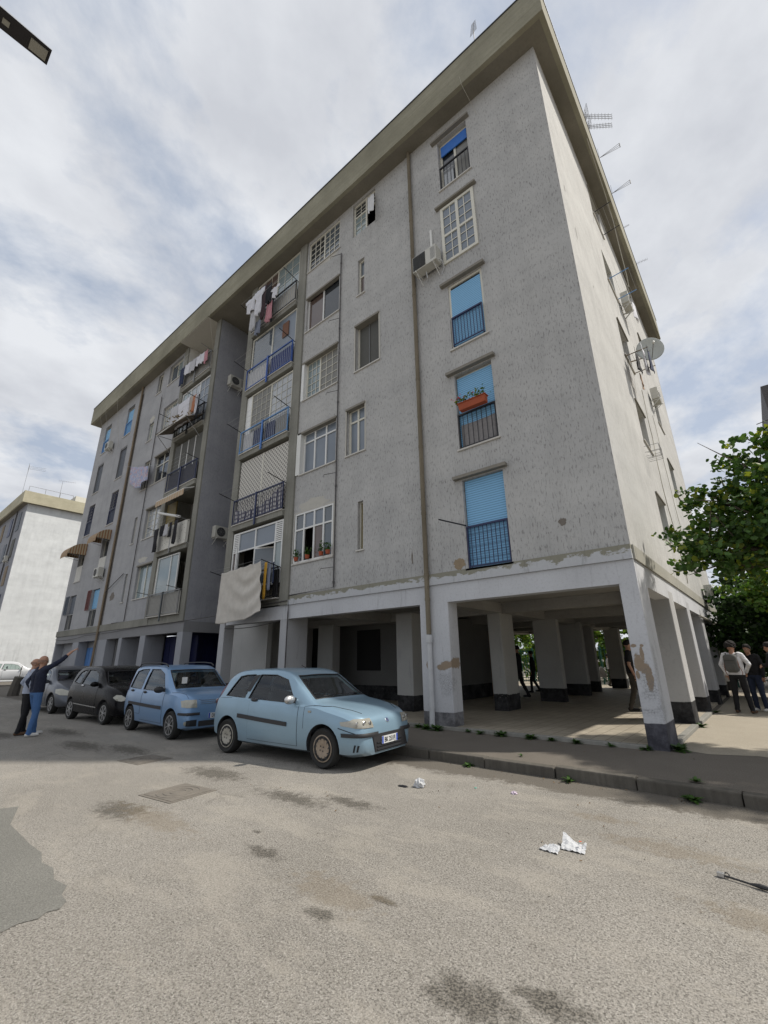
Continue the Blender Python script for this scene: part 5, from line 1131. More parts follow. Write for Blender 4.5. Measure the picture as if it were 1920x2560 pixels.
for s_ in (-1, 1):
    MB().tube([(.02, s_*.10, .44), (.10, s_*.125, .49), (.20, s_*.13, .42)], .016, 6).build('strap', m_bpk, bp); MB().tube([(-.02, s_*.15, .32), (-.05, s_*.17, .15), (.04, s_*.19, .0), (.02, s_*.17, -.06)], .008, 5).build('side_strap', m_strap, bp)
person('smiling dark-haired man in dark jacket facing the man with the grey backpack', (1.05, 7.6, .004), R(-115), 1.75, blackt2, dk_jean, w_shoe, hair=hair_bk, skin=m_skin2, vox=.010, pose=dict(elR=(.03, -.27, 1.17), wrR=(.22, -.14, 1.05)))
t, J, hp = person('young man in black top and cap with grey bag straps, cut by the right edge', (1.55, 6.9, .004), R(165), 1.78, blackt2, blackt, blackt2, hair=hair_bk, vox=.010, pose=dict(elL=(.05, .26, 1.18), wrL=(.20, .05, 1.18), elR=(.04, -.26, 1.18), wrR=(.2, -.02, 1.16)))
m = MB(); m.grid(20, 8, lambda a, b: hp(-.01+.108*sin(pi*.5*b)*cos(2*pi*a), .090*sin(pi*.5*b)*sin(2*pi*a), .045+.10*cos(pi*.5*b))); m.prism([hp(.085, -.06, .05), hp(.16, -.045, .035), hp(.16, .045, .035), hp(.085, .06, .05)], (0, 0, .01)); m.build('cap', m_black, t, smooth=False)
m = MB()
for s_ in (-1, 1): m.tube([(-.10, s_*.12, 1.20), (-.06, s_*.125, 1.46), (.05, s_*.12, 1.47), (.10, s_*.12, 1.30)], .017, 6)
m.build('bag_strap', m_bpk, t)
person('person in dark brown jacket and jeans standing in the shade of the trees', (1.75, 8.6, .004), R(-60), 1.72, brown_j, jeans, blackt2, hair=hair_bk, skin=m_skin2, vox=.013)
person('person in black standing behind the others under the dark trees', (2.15, 9.1, .004), R(-100), 1.75, blackt2, dk_jean, blackt2, hair=hair_bk, skin=m_skin2, vox=.013)
# under the building
person('man in black shirt and khaki trousers stepping behind the corner pillar', (-1.45, 5.0, .06), R(10), 1.84, blackt2, khaki, blackt2, hair=hair_bk, sleeve='short', vox=.011, pose=dict(hipL=(0, .09, .92), knL=(-.02, .1, .50), anL=(-.16, .1, .10), knR=(.14, -.1, .52), anR=(.20, -.1, .085), elL=(-.10, .25, 1.15)))
person('tall silhouetted man in dark suit walking just behind the slim inner pillar', (-5.85, 7.70, .06), R(200), 1.86, grey_t, grey_t, blackt2, hair=hair_bk, vox=.012, pose=dict(knL=(.14, .1, .51), anL=(.10, .1, .085), knR=(-.06, -.1, .49), anR=(-.24, -.1, .11), elL=(.08, .25, 1.18), wrL=(.2, .1, 1.2)))
person('silhouetted person in dark jacket farther back between two inner pillars', (-6.55, 10.7, .06), R(200), 1.70, grey_t, grey_t, blackt2, hair=hair_bk, vox=.013, pose=dict(knL=(.12, .1, .51), anL=(.12, .1, .085), anR=(-.2, -.1, .11)))
person('woman in white blouse and dark trousers walking in the sun behind the building', (-5.15, 17.3, .01), R(20), 1.62, white_sh, khaki, blackt2, hair=hair_bk, hairstyle='bun', female=True, sleeve='rolled', vox=.012, pose=dict(elR=(.05, -.25, 1.2), wrR=(.25, -.15, 1.12), elL=(.0, .25, 1.2), wrL=(.22, .2, 1.1), knL=(.08, .1, .5), anL=(.08, .1, .085), anR=(-.1, -.1, .1)))
pr = thing('pushchair', 'folding pushchair beside the woman in the white blouse', 'pushchair', (-5.55, 17.5, .01), R(20)); m = MB()
for s_ in (-.2, .2): m.tube([(-.3, s_, .98), (.25, s_, .15)], .012, 6); m.tube([(.28, s_, .75), (-.28, s_, .15)], .012, 6)
m.build('pushchair_frame', m_grey, pr); m = MB(); m.prism([(-.2, -.18, .42), (.2, -.18, .48), (.0, -.18, .95), (-.12, -.18, .95)], (0, .36, 0)); m.build('seat', cloth_m('pushchair_cloth', (.35, .35, .36)), pr)
for sx_ in (.27, -.28):
    for s_ in (-.2, .2): MB().tube([(sx_+.09*cos(a), s_, .10+.09*sin(a)) for a in [i*pi/8 for i in range(17)]], .014, 5, False).build('wheel', m_tyre, pr)
# ================================================================ things fixed to, hung on and dropped around the building
def at(T, u, d, z): return Vector(T(u, d, z))
def ac_unit(label, loc, rz, big=1.0, dirty=.0):
    "local: back against the wall at y=0, front facing -y"
    t = thing('air_conditioner', label, 'air conditioner', loc, rz, 'air conditioners on the walls'); w_, h_, d_ = .78*big, .54*big, .28*big
    MB().box(-w_/2, w_/2, -.08-d_, -.08, 0, h_).build('casing', m_ac, t, bevel=.012)
    y = -.08-d_; cxx = -.10*big; r = .21*big
    if dirty:
        g = MB(); g.box(-w_/2+.02, .05, y-.004, y-.0005, .03, h_-.03); g.build('fan_opening', m_screen, t); g = MB()
        for i in range(22): g.box(-w_/2+.03+i*.0185*big, -w_/2+.037+i*.0185*big, y-.012, y-.005, .03, h_-.03)
        g.build('fan_grille', m_trim, t); r = .0
    else:
        m = MB(); m.lathe([(r, -.001), (r, -.004)], 28, 'y', (cxx, y, h_/2)); m.build('fan_opening', m_trim, t)
    g = MB()
    for q in (.25, .5, .75, 1.0) if r else (): g.tube([(cxx+r*q*cos(a), y-.008, h_/2+r*q*sin(a)) for a in [i*pi/12 for i in range(25)]], .004, 4, False)
    for a in range(8) if r else (): g.tube([(cxx, y-.008, h_/2), (cxx+r*cos(a*pi/4), y-.008, h_/2+r*sin(a*pi/4))], .004, 4)
    if r: g.build('fan_grille', m_grey, t)
    g = MB()
    for i in range(9): g.box(w_/2-.18*big, w_/2-.03*big, y-.004, y-.0005, .1+i*.045*big, .12+i*.045*big)
    g.build('louvres', m_grey, t)
    for s_ in (-.28*big, .28*big): g = MB(); g.box(s_-.015, s_+.015, y-.03, -.001, -.035, -.001); g.tube([(s_, y+.03, -.03), (s_, -.005, -.28)], .012, 5); g.build('bracket', m_white, t)
    g = MB(); g.tube([(w_/2, -.2, .12), (w_/2+.07, -.18, .04), (w_/2+.05, -.03, -.1), (w_/2-.05, -.01, -.3)], .014, 6); g.build('hose', m_pipew, t)
    return t
m_ac = M('air_conditioner_enamel', (.50, .49, .44), .5, .12)
a1 = ac_unit('boxy air conditioner right of the tall drainpipe, near the latticed white window', (-3.92, 0, 12.62), 0, 1.08, 1)
MB().box(.05, .12, -.05, -.005, .62, 1.68).build('pipe_duct', m_white, a1); MB().tube([(-.05, -.2, -.04), (-.02, -.2, -.3), (-.12, -.12, -.36)], .016, 5).build('hose', m_pipew, a1)
ac_unit('air conditioner on the stairwell wall level with the fourth-floor blue balcony', (-16.75, 1.0, 14.75), pi/2); ac_unit('air conditioner on the stairwell wall beside the white enclosed veranda', (-16.75, 1.1, 6.78), pi/2)
ac_unit('small air conditioner under the roof at the far left corner of the facade', (-30.15, 0, 15.30), 0, .95); ac_unit('air conditioner below the patterned panel beside the rusty pipe', (-27.35, 0, 6.20), 0, 1.0)
ac_unit('air conditioner high on the sunlit end wall under the roof edge', (0, 6.9, 13.72), pi/2, .9); ac_unit('air conditioner farther along the sunlit end wall with a dark front', (0, 9.6, 11.0), pi/2, .9); ac_unit('lowest air conditioner at the far end of the end wall by the trees', (0, 12.2, 3.55), pi/2, .9)
# ---- clothes-drying arms
def rack(T, u0, u1, z, L, mat, label, up=0.0, wires=4, tilt=0.0):
    t = thing('clothes_rack', label, 'drying rack', tuple(at(T, (u0+u1)/2, .2, z)), 0, 'drying racks sticking out of balconies and windows'); o = at(T, (u0+u1)/2, .2, z)
    for u in (u0, u1):
        p, q = at(T, u, .02, z)-o, at(T, u+tilt, L, z+up)-o; m = MB(); m.tube([p, q], .016, 5); m.build('arm', mat, t)
    m = MB()
    for i in range(wires):
        f = .3+.68*i/max(1, wires-1); p, q = at(T, u0+tilt*f, L*f, z+up*f+.012)-o, at(T, u1+tilt*f, L*f, z+up*f+.012)-o; m.tube([p, (p+q)/2-Vector((0, 0, .02)), q], .0035, 3)
    m.build('line', m_pipew, t); return t
lab = 'black drying arms folded out from the %s balcony of the right-hand stack'
for k, nm in enumerate(('first', 'second', 'third', 'fourth', 'top')): rack(Tfront, RB[0]-.0+.02, RB[1]-.02, 4.44+H*k, .85, m_black, lab % nm, .16)
lab = 'drying arms on the %s balcony of the stack left of the stairwell'
for k, nm in enumerate(('first', 'second', 'third', 'fourth', 'top')): rack(Tfront, LBc[0]+.02, LBc[1]-.02, 4.44+H*k, 1.08 if k == 3 else .75, m_black if k in (2, 3) else m_grey, lab % nm, .1)
rack(Tend, 5.0, 6.2, 16.80, .62, m_black, 'black drying arms at the top window of the sunlit end wall', .05); rack(Tend, 5.0, 6.2, 13.70, .65, m_lblue, 'pale blue drying arms at the end wall window under the top one', .05)
rack(Tend, 5.0, 6.2, 10.55, .65, m_rust, 'brownish drying arms at the middle window of the end wall', .02); rack(Tend, 5.2, 5.6, 3.75, .75, m_grey, 'grey arm low on the end wall just above the pillars', .02, 1); rack(Tend, 10.6, 11.9, 7.5, .55, m_grey, 'grey arms at a second-column window of the end wall', -.05)
rk = thing('drying_arm', 'single black arm at the lowest blue shuttered window', 'drying rack', (-3.36, -.04, 4.47)); MB().tube([(0, 0, 0), (-.28, -.75, .04)], .018, 5).build('arm', m_black, rk)
# ---- cloth
def cloth(name, label, T, u0, u1, d, z, drop, mat, folds=5, amp=.035, cat='laundry', group='washing hung out to dry', skew=0, hem=0.0, seed=1, nu=None, shape=None, dz=0.0, dd=0.0, thick=.003):
    q = random.Random(seed); o = at(T, (u0+u1)/2, d, z-drop/2); ph = q.random()*6; nu = nu or max(8, int(folds*5))
    def f(a, b):
        w_ = (u1-u0)
        if shape: lo, hi = shape(b); aa = lo+(hi-lo)*a
        else: aa = a
        amp_ = amp*(.35+.9*b); fo = sin(aa*folds*2*pi+ph+b*1.3)*.7+.5*noise.noise(Vector((aa*6+seed, b*3, seed*1.7)))
        dr = drop*(1+hem*(sin(aa*pi)-.5)+.04*noise.noise(Vector((aa*5, seed*2., 0))))
        return at(T, u0+w_*aa+skew*b, d+dd*b+amp_*fo+(.0), z+dz*aa-dr*b-.02*abs(sin(aa*pi*max(1, folds//2))))-o
    m = MB(); m.grid(nu, 12, f); c = m.build(name, mat, None, smooth=True); c.location = o
    s_ = c.modifiers.new('thickness', 'SOLIDIFY'); s_.thickness = thick
    return tag(c, label, cat, group)
wh = cloth_m('white_linen', (.60, .60, .64)); wh2 = cloth_m('grey_white_cotton', (.45, .45, .47)); bkc = cloth_m('black_cotton', (.014, .014, .018)); nvc = cloth_m('navy_cotton', (.02, .03, .07)); orc = cloth_m('orange_towel', (.50, .28, .03)); gyc = cloth_m('grey_blue_towel', (.20, .22, .28)); lgc = cloth_m('beige_bedspread', (.52, .49, .44), .95); rsc = cloth_m('terracotta_cloth', (.40, .17, .09)); pkc = M('pink_print_cloth', (.45, .22, .25), .9, .6, sc=22); flc = M('dark_floral_print', (.05, .03, .035), .9, .9, sc=26)
def shirt(b): # sleeves at the top, narrower body below
    return (0, 1) if b < .30 else (.22, .78)
def trou(b): return (.1, .9)
# big bedspread with deep catenary folds
def bed(a, b):
    s_ = sin(pi*a); zz = 4.52+.10*a-1.78*b*(1+.05*s_-.06*a+.015*sin(11*a))-.035*abs(sin(4*pi*a))*(1-b)
    r_ = math.hypot((a-.72)*1.3, b+.05); g_ = .05*sin(21*r_+2.5*a)*min(1, 3.5*b)*max(0, 1.1-r_*.7)*(.3+.7*a)+.06*sin(8*a+1)*b*b+.012*sin(30*a+5*b)*b
    return (-13.12+2.36*a*(1+.10*b)-.02*b-1.0*(0), -(.62+g_), zz)
o_ = Vector((-11.9, -.65, 3.6)); m = MB(); m.grid(60, 40, lambda a, b: Vector(bed(a, b))-o_); c = m.build('bedspread', lgc, None, smooth=True); c.location = o_
c.modifiers.new('thickness', 'SOLIDIFY').thickness = .006; tag(c, 'huge beige bedspread hanging from the lowest right-hand balcony', 'bedspread')
cloth('towel', 'orange and yellow towel beside the beige bedspread', Tfront, -10.72, -10.58, .48, 4.60, 1.2, orc, 2, .03, 'towel', seed=3); cloth('towel', 'grey-blue towel right of the orange towel', Tfront, -10.60, -10.44, .42, 4.62, .95, gyc, 2, .03, 'towel', seed=4); cloth('towel', 'small navy cloth at the right end of the lowest line', Tfront, -10.48, -10.40, .34, 4.60, .7, nvc, 1, .02, 'towel', seed=5)
# top right balcony
G4 = 'washing on the top right balcony'
for i, (u, w_, z_, dr, mt, lb, dpt, shp) in enumerate(((-13.62, .95, 17.18, .75, wh, 'white shirt bunched at the outermost left of the top right balcony line', .55, shirt), (-13.30, .70, 16.75, 1.35, wh2, 'long white shirt hanging low on the top right balcony line', .50, shirt), (-12.85, .75, 17.20, 1.3, wh, 'white printed T-shirt in the middle of the top right balcony line', .58, shirt),
        (-12.32, .30, 17.25, 1.75, flc, 'black dress with red flowers on the top right balcony line', .55, None), (-12.02, .34, 17.15, 1.0, bkc, 'plain black vest next to the flowered dress', .52, None), (-12.05, .42, 16.2, 1.0, pkc, 'pink printed cloth hanging below the black vest', .45, None), (-11.72, .62, 16.75, .55, wh, 'short white cloth at the right end of the top right balcony line', .5, shirt), (-12.95, .50, 15.75, .70, gyc, 'pale blue jeans hanging lowest at the top right balcony', .40, trou))):
    cloth('garment', lb, Tfront, u, u+w_, dpt, z_, dr, mt, 2.5, .06, 'garment', G4, seed=10+i, shape=shp, hem=.12)
G5 = 'washing on the top balcony left of the stairwell'
for i, (u, w_, dr, mt, lb) in enumerate(((-20.2, .50, 1.15, nvc, 'dark navy top hanging at the left end of the top left balcony'), (-19.65, .60, .62, wh, 'white shirt next to the navy top'), (-19.1, .66, .72, wh2, 'white vest with drooping hem on the top left balcony'), (-18.5, .52, .55, wh, 'white cloth right of the drooping vest'), (-18.05, .46, .6, wh, 'white cloth next to the pink one'), (-17.6, .36, .7, pkc, 'pink and white printed cloth near the stairwell pilaster'))):
    cloth('garment', lb, Tfront, u, u+w_, .32, 16.88-.04*i, dr, mt, 2, .04, 'garment', G5, seed=30+i, hem=.2 if i % 2 else 0)
G6 = 'washing over the corrugated canopy'
for i, (u, w_, dr, mt, lb) in enumerate(((-20.1, .85, 1.25, wh2, 'pale grey sheet at the left over the corrugated canopy'), (-19.33, 1.3, 1.45, wh, 'large white sheet over the corrugated canopy'), (-18.05, .38, 1.4, M('beige_stripe_cloth', (.38, .33, .29), .9), 'beige striped cloth right of the large white sheet'), (-17.70, .30, .95, rsc, 'terracotta cloth over the corrugated canopy'), (-17.45, .30, 1.1, wh, 'narrow white cloth by the terracotta one'), (-17.25, .26, 1.35, bkc, 'black cloth at the right end over the canopy'))):
    cloth('garment', lb, Tfront, u, u+w_, .52, 14.22-.07*i, dr, mt, 2, .04, 'garment', G6, seed=40+i)
G7 = 'black washing in front of the patterned parapet'
for i, (u, w_, dr, mt, lb) in enumerate(((-19.95, .48, 1.15, bkc, 'long black jacket at the left end of the parapet line'), (-19.30, .32, .52, bkc, 'small black sock pair in front of the patterned parapet'), (-18.90, .36, .58, wh2, 'grey-white cloth between the black ones'), (-18.45, .32, .70, bkc, 'black vest in front of the patterned parapet'), (-17.95, .42, 1.10, bkc, 'long black trousers at the right end of the parapet line'))):
    cloth('garment', lb, Tfront, u, u+w_, .45, 7.60+(0 if i else -.05), dr, mt, 1.5, .05, 'garment', G7, seed=50+i, shape=trou if i == 4 else None)
rl = thing('folded_airer', 'white folded clothes airer lying across the patterned parapet', 'airer', (-18.6, -.45, 7.85)); MB().tube([(-.55, -.25, .30), (.9, .1, -.10)], .06, 8).build('roll', m_white, rl); MB().tube([(-1.2, -.1, -.25), (-.2, -.2, .12), (-.9, .1, -.3)], .01, 4).build('wire', m_pipew, rl)
def mat_scarf():
    t = NT('floral_scarf'); a = t.noise(5, 4, .7, None, 1.5); b = t.noise(9, 4, .7, None, 1.0)
    c = t.mix(t.ramp(a, .42, .52), (.50, .50, .55), (.30, .36, .52)); c = t.mix(t.ramp(b, .52, .6), c, (.55, .30, .30)); return t.fin(c, .9)
# floral cloth on a line across to the far window
ln_ = tag(MB(Tfront).tube([(-26.1, .35, 12.75), (-24.0, .35, 12.1), (-20.5, .35, 11.2)], .006, 4).build('washing_line', m_pipew), 'thin washing line carrying the flowered scarf', 'line')
cloth('scarf', 'flowered pink and blue scarf on a line across the far facade', Tfront, -24.9, -22.3, .35, 12.38, 1.05, mat_scarf(), 3, .08, 'scarf', hem=.5, seed=61, dz=-.74)
# end wall washing and dish
cloth('garment', 'black garment on the end wall rack by the satellite dish', Tend, 4.85, 5.45, .30, 10.70, .75, bkc, 1, .04, 'garment', 'washing on the end wall', seed=71); cloth('garment', 'white garment on the end wall rack by the satellite dish', Tend, 4.6, 5.15, .50, 10.58, .95, wh, 1, .05, 'garment', 'washing on the end wall', seed=72); cloth('garment', 'dark blue garment at the outer end of the end wall rack', Tend, 4.8, 5.3, .62, 10.55, .8, nvc, 1, .04, 'garment', 'washing on the end wall', seed=73); cloth('garment', 'tan underwear hanging low on the end wall rack', Tend, 5.3, 5.7, .25, 10.0, .45, M('tan_cloth', (.35, .24, .17), .9, .4), 1, .04, 'garment', 'washing on the end wall', seed=74)
cloth('garment', 'white cloth tied below the high end wall air conditioner', Tend, 7.2, 7.9, .35, 14.35, .8, wh, 1, .05, 'garment', 'washing on the end wall', seed=75)
cloth('curtain', 'thin white curtain blowing out of the top narrow window', Tfront, -6.42, -6.12, .12, 17.95, 1.25, M('net_curtain', (.6, .6, .6), .8), 1.5, .06, 'curtain', group=None, seed=76, skew=.22, dd=.25)
ds = thing('satellite_dish', 'round white satellite dish on the sunlit end wall beside hanging laundry', 'satellite dish', (.62, 5.75, 10.9), R(200))
m = MB(); m.grid(24, 6, lambda a, b: (.40*b*cos(2*pi*a), .08*b*b-.0, .43*b*sin(2*pi*a))); d_ = m.build('dish', M('dish_enamel', (.42, .44, .42), .45, .1), ds, smooth=True); d_.modifiers.new('t', 'SOLIDIFY').thickness = .012
MB().tube([(0, .06, -.34), (0, .5, -.1)], .012, 5).build('feed_arm', m_grey, ds); m = MB(); ell(m, (0, .52, -.08), (.04, .06, .04), 8, 6); m.build('receiver', m_white, ds); MB().tube([(0, -.01, 0), (.0, -.16, -.1), (.55, -.25, -.12)], .02, 6).build('mount', m_rust, ds)
cg = thing('wire_cage', 'empty wire basket under the end wall window', 'wire basket', (.02, 4.75, 6.85)); m = MB()
for z in (0, .12, .30): m.tube([(0, -.25, z), (.36, -.25, z), (.36, .25, z), (0, .25, z)], .006, 4)
for y in (-.25, -.12, 0, .12, .25): m.tube([(0, y, 0), (.36, y, 0), (.36, y, .30)], .005, 4)
m.build('wire', m_grey, cg)
# ---- awnings at the far left windows
def awning(label, u0, u1, z, out, drop, lift=0):
    t = thing('awning', label, 'awning', ((u0+u1)/2, 0, z), 0, 'striped awnings on the far facade'); w_ = u1-u0
    def f(a, b):
        th = b*pi/2; return (-w_/2+w_*a, -out*sin(th)-.02, -drop*(1-cos(th)))
    m = MB(); m.grid(14, 8, f); m.build('canopy', m_aw, t, smooth=True)
    for s_ in (0, 1):
        m = MB(); m.poly([f(s_, b/8) for b in range(9)]+[(-w_/2+w_*s_, -.02, -drop)]); m.build('side_flap', m_aw2, t, fix=False)
    m = MB(); m.grid(30, 2, lambda a, b: (-w_/2+w_*a, -out-.022, -drop-b*(.16+.05*abs(sin(a*pi*5))))); m.build('valance', m_aw, t); m = MB()
    for s_ in (-w_/2+.04, w_/2-.04): m.tube([(s_, -.03, -drop-.15), (s_, -out+.02, -drop)], .012, 5)
    m.build('stay', m_grey, t)
m_aw = mat_stripe('brown_awning_stripes', (.40, .33, .22), (.26, .12, .05), 0, 5.5, .9); m_aw2 = mat_stripe('awning_side_stripes', (.40, .33, .22), (.26, .12, .05), 1, 7, .9)
awning('brown and cream striped awning bulging out at the far left window', -32.35, -31.0, 8.85, 1.0, .75); awning('brown and cream striped awning at the window beside the rusty pipe', -28.5, -27.1, 9.05, .75, .6)
# ---- corrugated canopy over the third balcony
cc = thing('corrugated_canopy', 'sagging corrugated canopy on props over the left third balcony', 'canopy', (-18.7, -.1, 12.75)); m = MB()
m.grid(60, 4, lambda a, b: (-1.75+3.3*a, -.02-.85*b, .28-.42*b+.022*sin(a*2*pi*26)+.06*sin(a*5)-(.10*a*b))); q_ = m.build('sheet', M('weathered_corrugated', (.22, .18, .145), .9, .45, sc=3), cc, smooth=True); q_.modifiers.new('t', 'SOLIDIFY').thickness = .012
MB().box(-1.7, 1.45, -.84, -.80, -.19, -.14).build('batten', m_white, cc)
for u in (-1.6, 1.4): m = MB(); m.tube([(u, -.84, -.16), (u, -.05, -.95)], .018, 5); m.tube([(u, -.84, -.18), (u, -.05, -.15)], .015, 5); m.build('prop', m_grey, cc)
m = MB(); q = random.Random(5)
for i in range(46): x_, y_ = q.uniform(-.4, 1.4), q.uniform(-.95, -.3); m.tube([(x_, y_, .12), (x_+q.uniform(-.12, .12), y_+q.uniform(-.1, .1), .16+q.uniform(0, .12))], q.uniform(.012, .035), 4)
m.build('debris', M('dead_leaves', (.22, .17, .10), .95, .6, sc=20), cc)
# ---- flower box, cloth behind the bars
fb = thing('flower_box', 'terracotta flower box with geraniums on the railing of the second-floor window', 'flower box', (-2.82, -.20, 7.42), 0, None); m = MB(); m.prism([(-.36, -.07, 0), (.36, -.07, 0), (.38, -.10, .17), (-.38, -.10, .17)], (0, .15, 0)); m.build('trough', M('terracotta', (.34, .075, .03), .75, .2), fb, bevel=.01)
MB().box(-.395, .395, -.115, .075, .171, .195).build('rim', M('terracotta', (.34, .075, .03), .75), fb); q = random.Random(9)
def leaf(mb, p, n, s, rr=random, k=6, asp=.8):
    n = n.normalized(); u = n.cross(Vector((rr.uniform(-1, 1), rr.uniform(-1, 1), rr.uniform(-1, 1)))).normalized(); v = n.cross(u); b0 = len(mb.v)
    for i in range(k):
        a = 2*pi*i/k; w_ = s*(1 if i else 1.18); q_ = p+u*w_*cos(a)+v*w_*asp*sin(a)+n*(.12*s*cos(2*a)); mb.v.append((q_.x, q_.y, q_.z))
    mb.face(range(b0, b0+k))
def foliage(name, mats, parent, pts, s0, s1, seed=1, k=6, up=.55):
    q = random.Random(seed); mb = MB()
    for p in pts:
        mb.mi = 0 if q.random() < .62 else (1 if q.random() < .6 else 2); mb.mi = min(mb.mi, len(mats)-1)
        leaf(mb, Vector(p), Vector((q.gauss(0, .6), q.gauss(0, .6), up+q.gauss(0, .35))), q.uniform(s0, s1), q, k)
    o = mb.build(name, mats, parent, fix=False); return o
def mat_leaf(name, col, tr=.25):
    t = NT(name); n = t.noise(3.2, 3, .6); c = t.mix(n, tuple(x*.65 for x in col), tuple(x*1.35 for x in col)); t.fin(c, .5, spec=.35)
    tb = t.n.new('ShaderNodeBsdfTranslucent'); t.l.new(t.mix(.5, c, (col[0]*1.6, col[1]*1.5, col[2]*.5)), tb.inputs[0]); mx = t.n.new('ShaderNodeMixShader'); mx.inputs[0].default_value = tr
    t.l.new(t.b.outputs[0], mx.inputs[1]); t.l.new(tb.outputs[0], mx.inputs[2]); t.l.new(mx.outputs[0], t.n['Material Output'].inputs[0]); return t.m
lf1, lf2, lf3 = mat_leaf('leaf_mid', (.060, .125, .024)), mat_leaf('leaf_dark', (.034, .078, .018)), mat_leaf('leaf_yellow', (.17, .21, .025), .4)
foliage('leaves', [lf1, lf3], fb, [(q.gauss(-.02+(.22 if i % 2 else -.24), .13), q.uniform(-.16, .02), .2+abs(q.gauss(0, .12))) for i in range(150)], .018, .035, 4); foliage('flowers', [M('pink_petals', (.55, .10, .14), .7)], fb, [(q.gauss(-.25, .13), q.uniform(-.18, -.05), .25+abs(q.gauss(0, .07))) for i in range(30)], .015, .026, 5)
cloth('drape', 'grey flowery cloth tied behind the bars under the flower box', Tfront, -3.34, -2.38, -.07, 7.20, .68, M('grey_flowered_cloth', (.24, .23, .23), .9, .35, sc=14), 3, .02, 'cloth', group=None, seed=81, hem=.15)
# plants inside the first-floor window
for i, u in enumerate((-9.6, -9.05, -8.4, -8.1)):
    pt = thing('potted_plant', ['leafy potted plant at the left of the lowest white window', 'yellow-flowered plant behind the open lowest white window', 'bushy plant behind the lowest white window', 'small plant at the right of the lowest white window'][i], 'plant', (u, -.09, 4.53), 0, 'plants at the lowest white window'); MB().lathe([(.06, 0), (.08, .12)], 10).build('pot', M('terracotta', (.34, .075, .03)), pt); foliage('leaves', [lf1, lf2], pt, [(q.gauss(0, .07), q.gauss(0, .02), .12+abs(q.gauss(.1, .09))) for _ in range(60)], .02, .035, i)
# ---- aerials on the roof
def yagi(m, o, d, n=9, w_=.22, L=1.0, up=Vector((0, 0, 1))):
    d = d.normalized(); s_ = d.cross(up).normalized(); m.tube([o, o+d*L], .010, 4)
    for i in range(n): f = i/(n-1); p = o+d*L*f; ww = w_*(1-.35*f); m.tube([p-s_*ww, p+s_*ww], .006, 3)
def aerial(label, loc, hgt, d, kind, sc=1.0, tilt=(0, 0)):
    t = thing('tv_aerial', label, 'aerial', loc, 0, 'television aerials on the roofs'); top = Vector((tilt[0], tilt[1], hgt)); MB().tube([(0, 0, -.3), top], .016, 5).build('mast', m_grey, t); d = Vector(d); s_ = d.cross(Vector((0, 0, 1))).normalized()
    m = MB()
    if kind == 'log': yagi(m, top-d*.3*sc, d, 10, .28*sc, 1.3*sc)
    elif kind == 'panel':
        for k in range(5): z = -.35+k*.17; m.tube([top+Vector((0, 0, z*sc))-s_*.4*sc, top+Vector((0, 0, z*sc))+s_*.4*sc], .008, 3)
        for k in range(4): m.tube([top+s_*(-.4+k*.266)*sc+Vector((0, 0, -.35*sc)), top+s_*(-.4+k*.266)*sc+Vector((0, 0, .33*sc))], .008, 3)
        for z in (-.12, .0, .12):
            yagi(m, top+Vector((0, 0, z*sc)), d+Vector((0, 0, z*.2)), 9, .10*sc, 1.3*sc)
    else:
        for z in (-.13, 0, .13): m.tube([top+Vector((0, 0, 0)), top+(d*1.15+Vector((0, 0, z)))*sc], .011, 4)
        m.tube([top+(d*1.15+Vector((0, 0, -.14)))*sc, top+(d*1.15+Vector((0, 0, .14)))*sc], .02, 4)
        for k in range(4): m.tube([top-d*.1*sc+s_*(-.3+k*.2)*sc+Vector((0, 0, -.3*sc)), top-d*.1*sc+s_*(-.3+k*.2)*sc+Vector((0, 0, .3*sc))], .007, 3)
    m.build('antenna', m_grey, t); return t
aerial('aerial standing on the front roof edge left of the corner', (-1.8, .3, 19.8), 2.6, (.02, .1, .9), 'log', .55)
aerial('double panel aerial nearest the corner on the end side of the roof', (.3, 6.65, 19.8), 4.15, (.8, .5, -.25), 'panel', .85); aerial('second panel aerial just below the double one', (.3, 7.02, 19.8), 3.95, (.8, .5, -.12), 'panel', .75)
aerial('long three-armed aerial on the end side of the roof', (.3, 8.67, 19.8), 3.9, (.8, .35, .42), 'three', .95); aerial('three-armed aerial farther back on the end side of the roof', (.3, 10.87, 19.8), 3.9, (.78, .4, .5), 'three', .95)
aerial('tiny aerial far back on the end side of the roof', (.3, 12.4, 19.8), 3.0, (.9, 0, 0), 'log', .3); aerial('comb-shaped aerial at the far end of the roof', (.3, 16.7, 19.8), 4.2, (.9, .1, 0), 'log', .55)
# ---- street lamp leaning into the top left corner
sl = thing('street_lamp', 'street lamp head with a pale glass panel poking in at the top left', 'street lamp', (-3.28, -12.6, -.13)); MB().tube([(0, 0, 0), (0, 0, 4), (0, 0, 8.5)], .09, 12, True, .05).build('pole', m_grey, sl)
MB().tube([(0, 0, 8.5), (0, .15, 8.68), (0, .5, 8.72), (0, 1.9, 8.50)], .035, 8).build('arm', m_grey, sl)
def lh(a, b):
    w_ = .135*(1-.25*a)*(1 if a > .02 else .3); y = 1.75+1.80*a; return (w_*cos(pi*b), y, 8.14+.14*sin(pi*b)*(1-.5*a)+.02)
m = MB(); m.grid(14, 10, lh); m.poly([lh(1, b/10) for b in range(11)]); m.build('head', M('lamp_shell', (.35, .37, .40), .4, metal=.3), sl, smooth=True)
m = MB(); m.poly([(-.135, 1.76, 8.158), (.135, 1.76, 8.158), (.101, 3.55, 8.158), (-.101, 3.55, 8.158)]); m.build('underside', M('lamp_underside', (.012, .010, .012), .6), sl, fix=False)
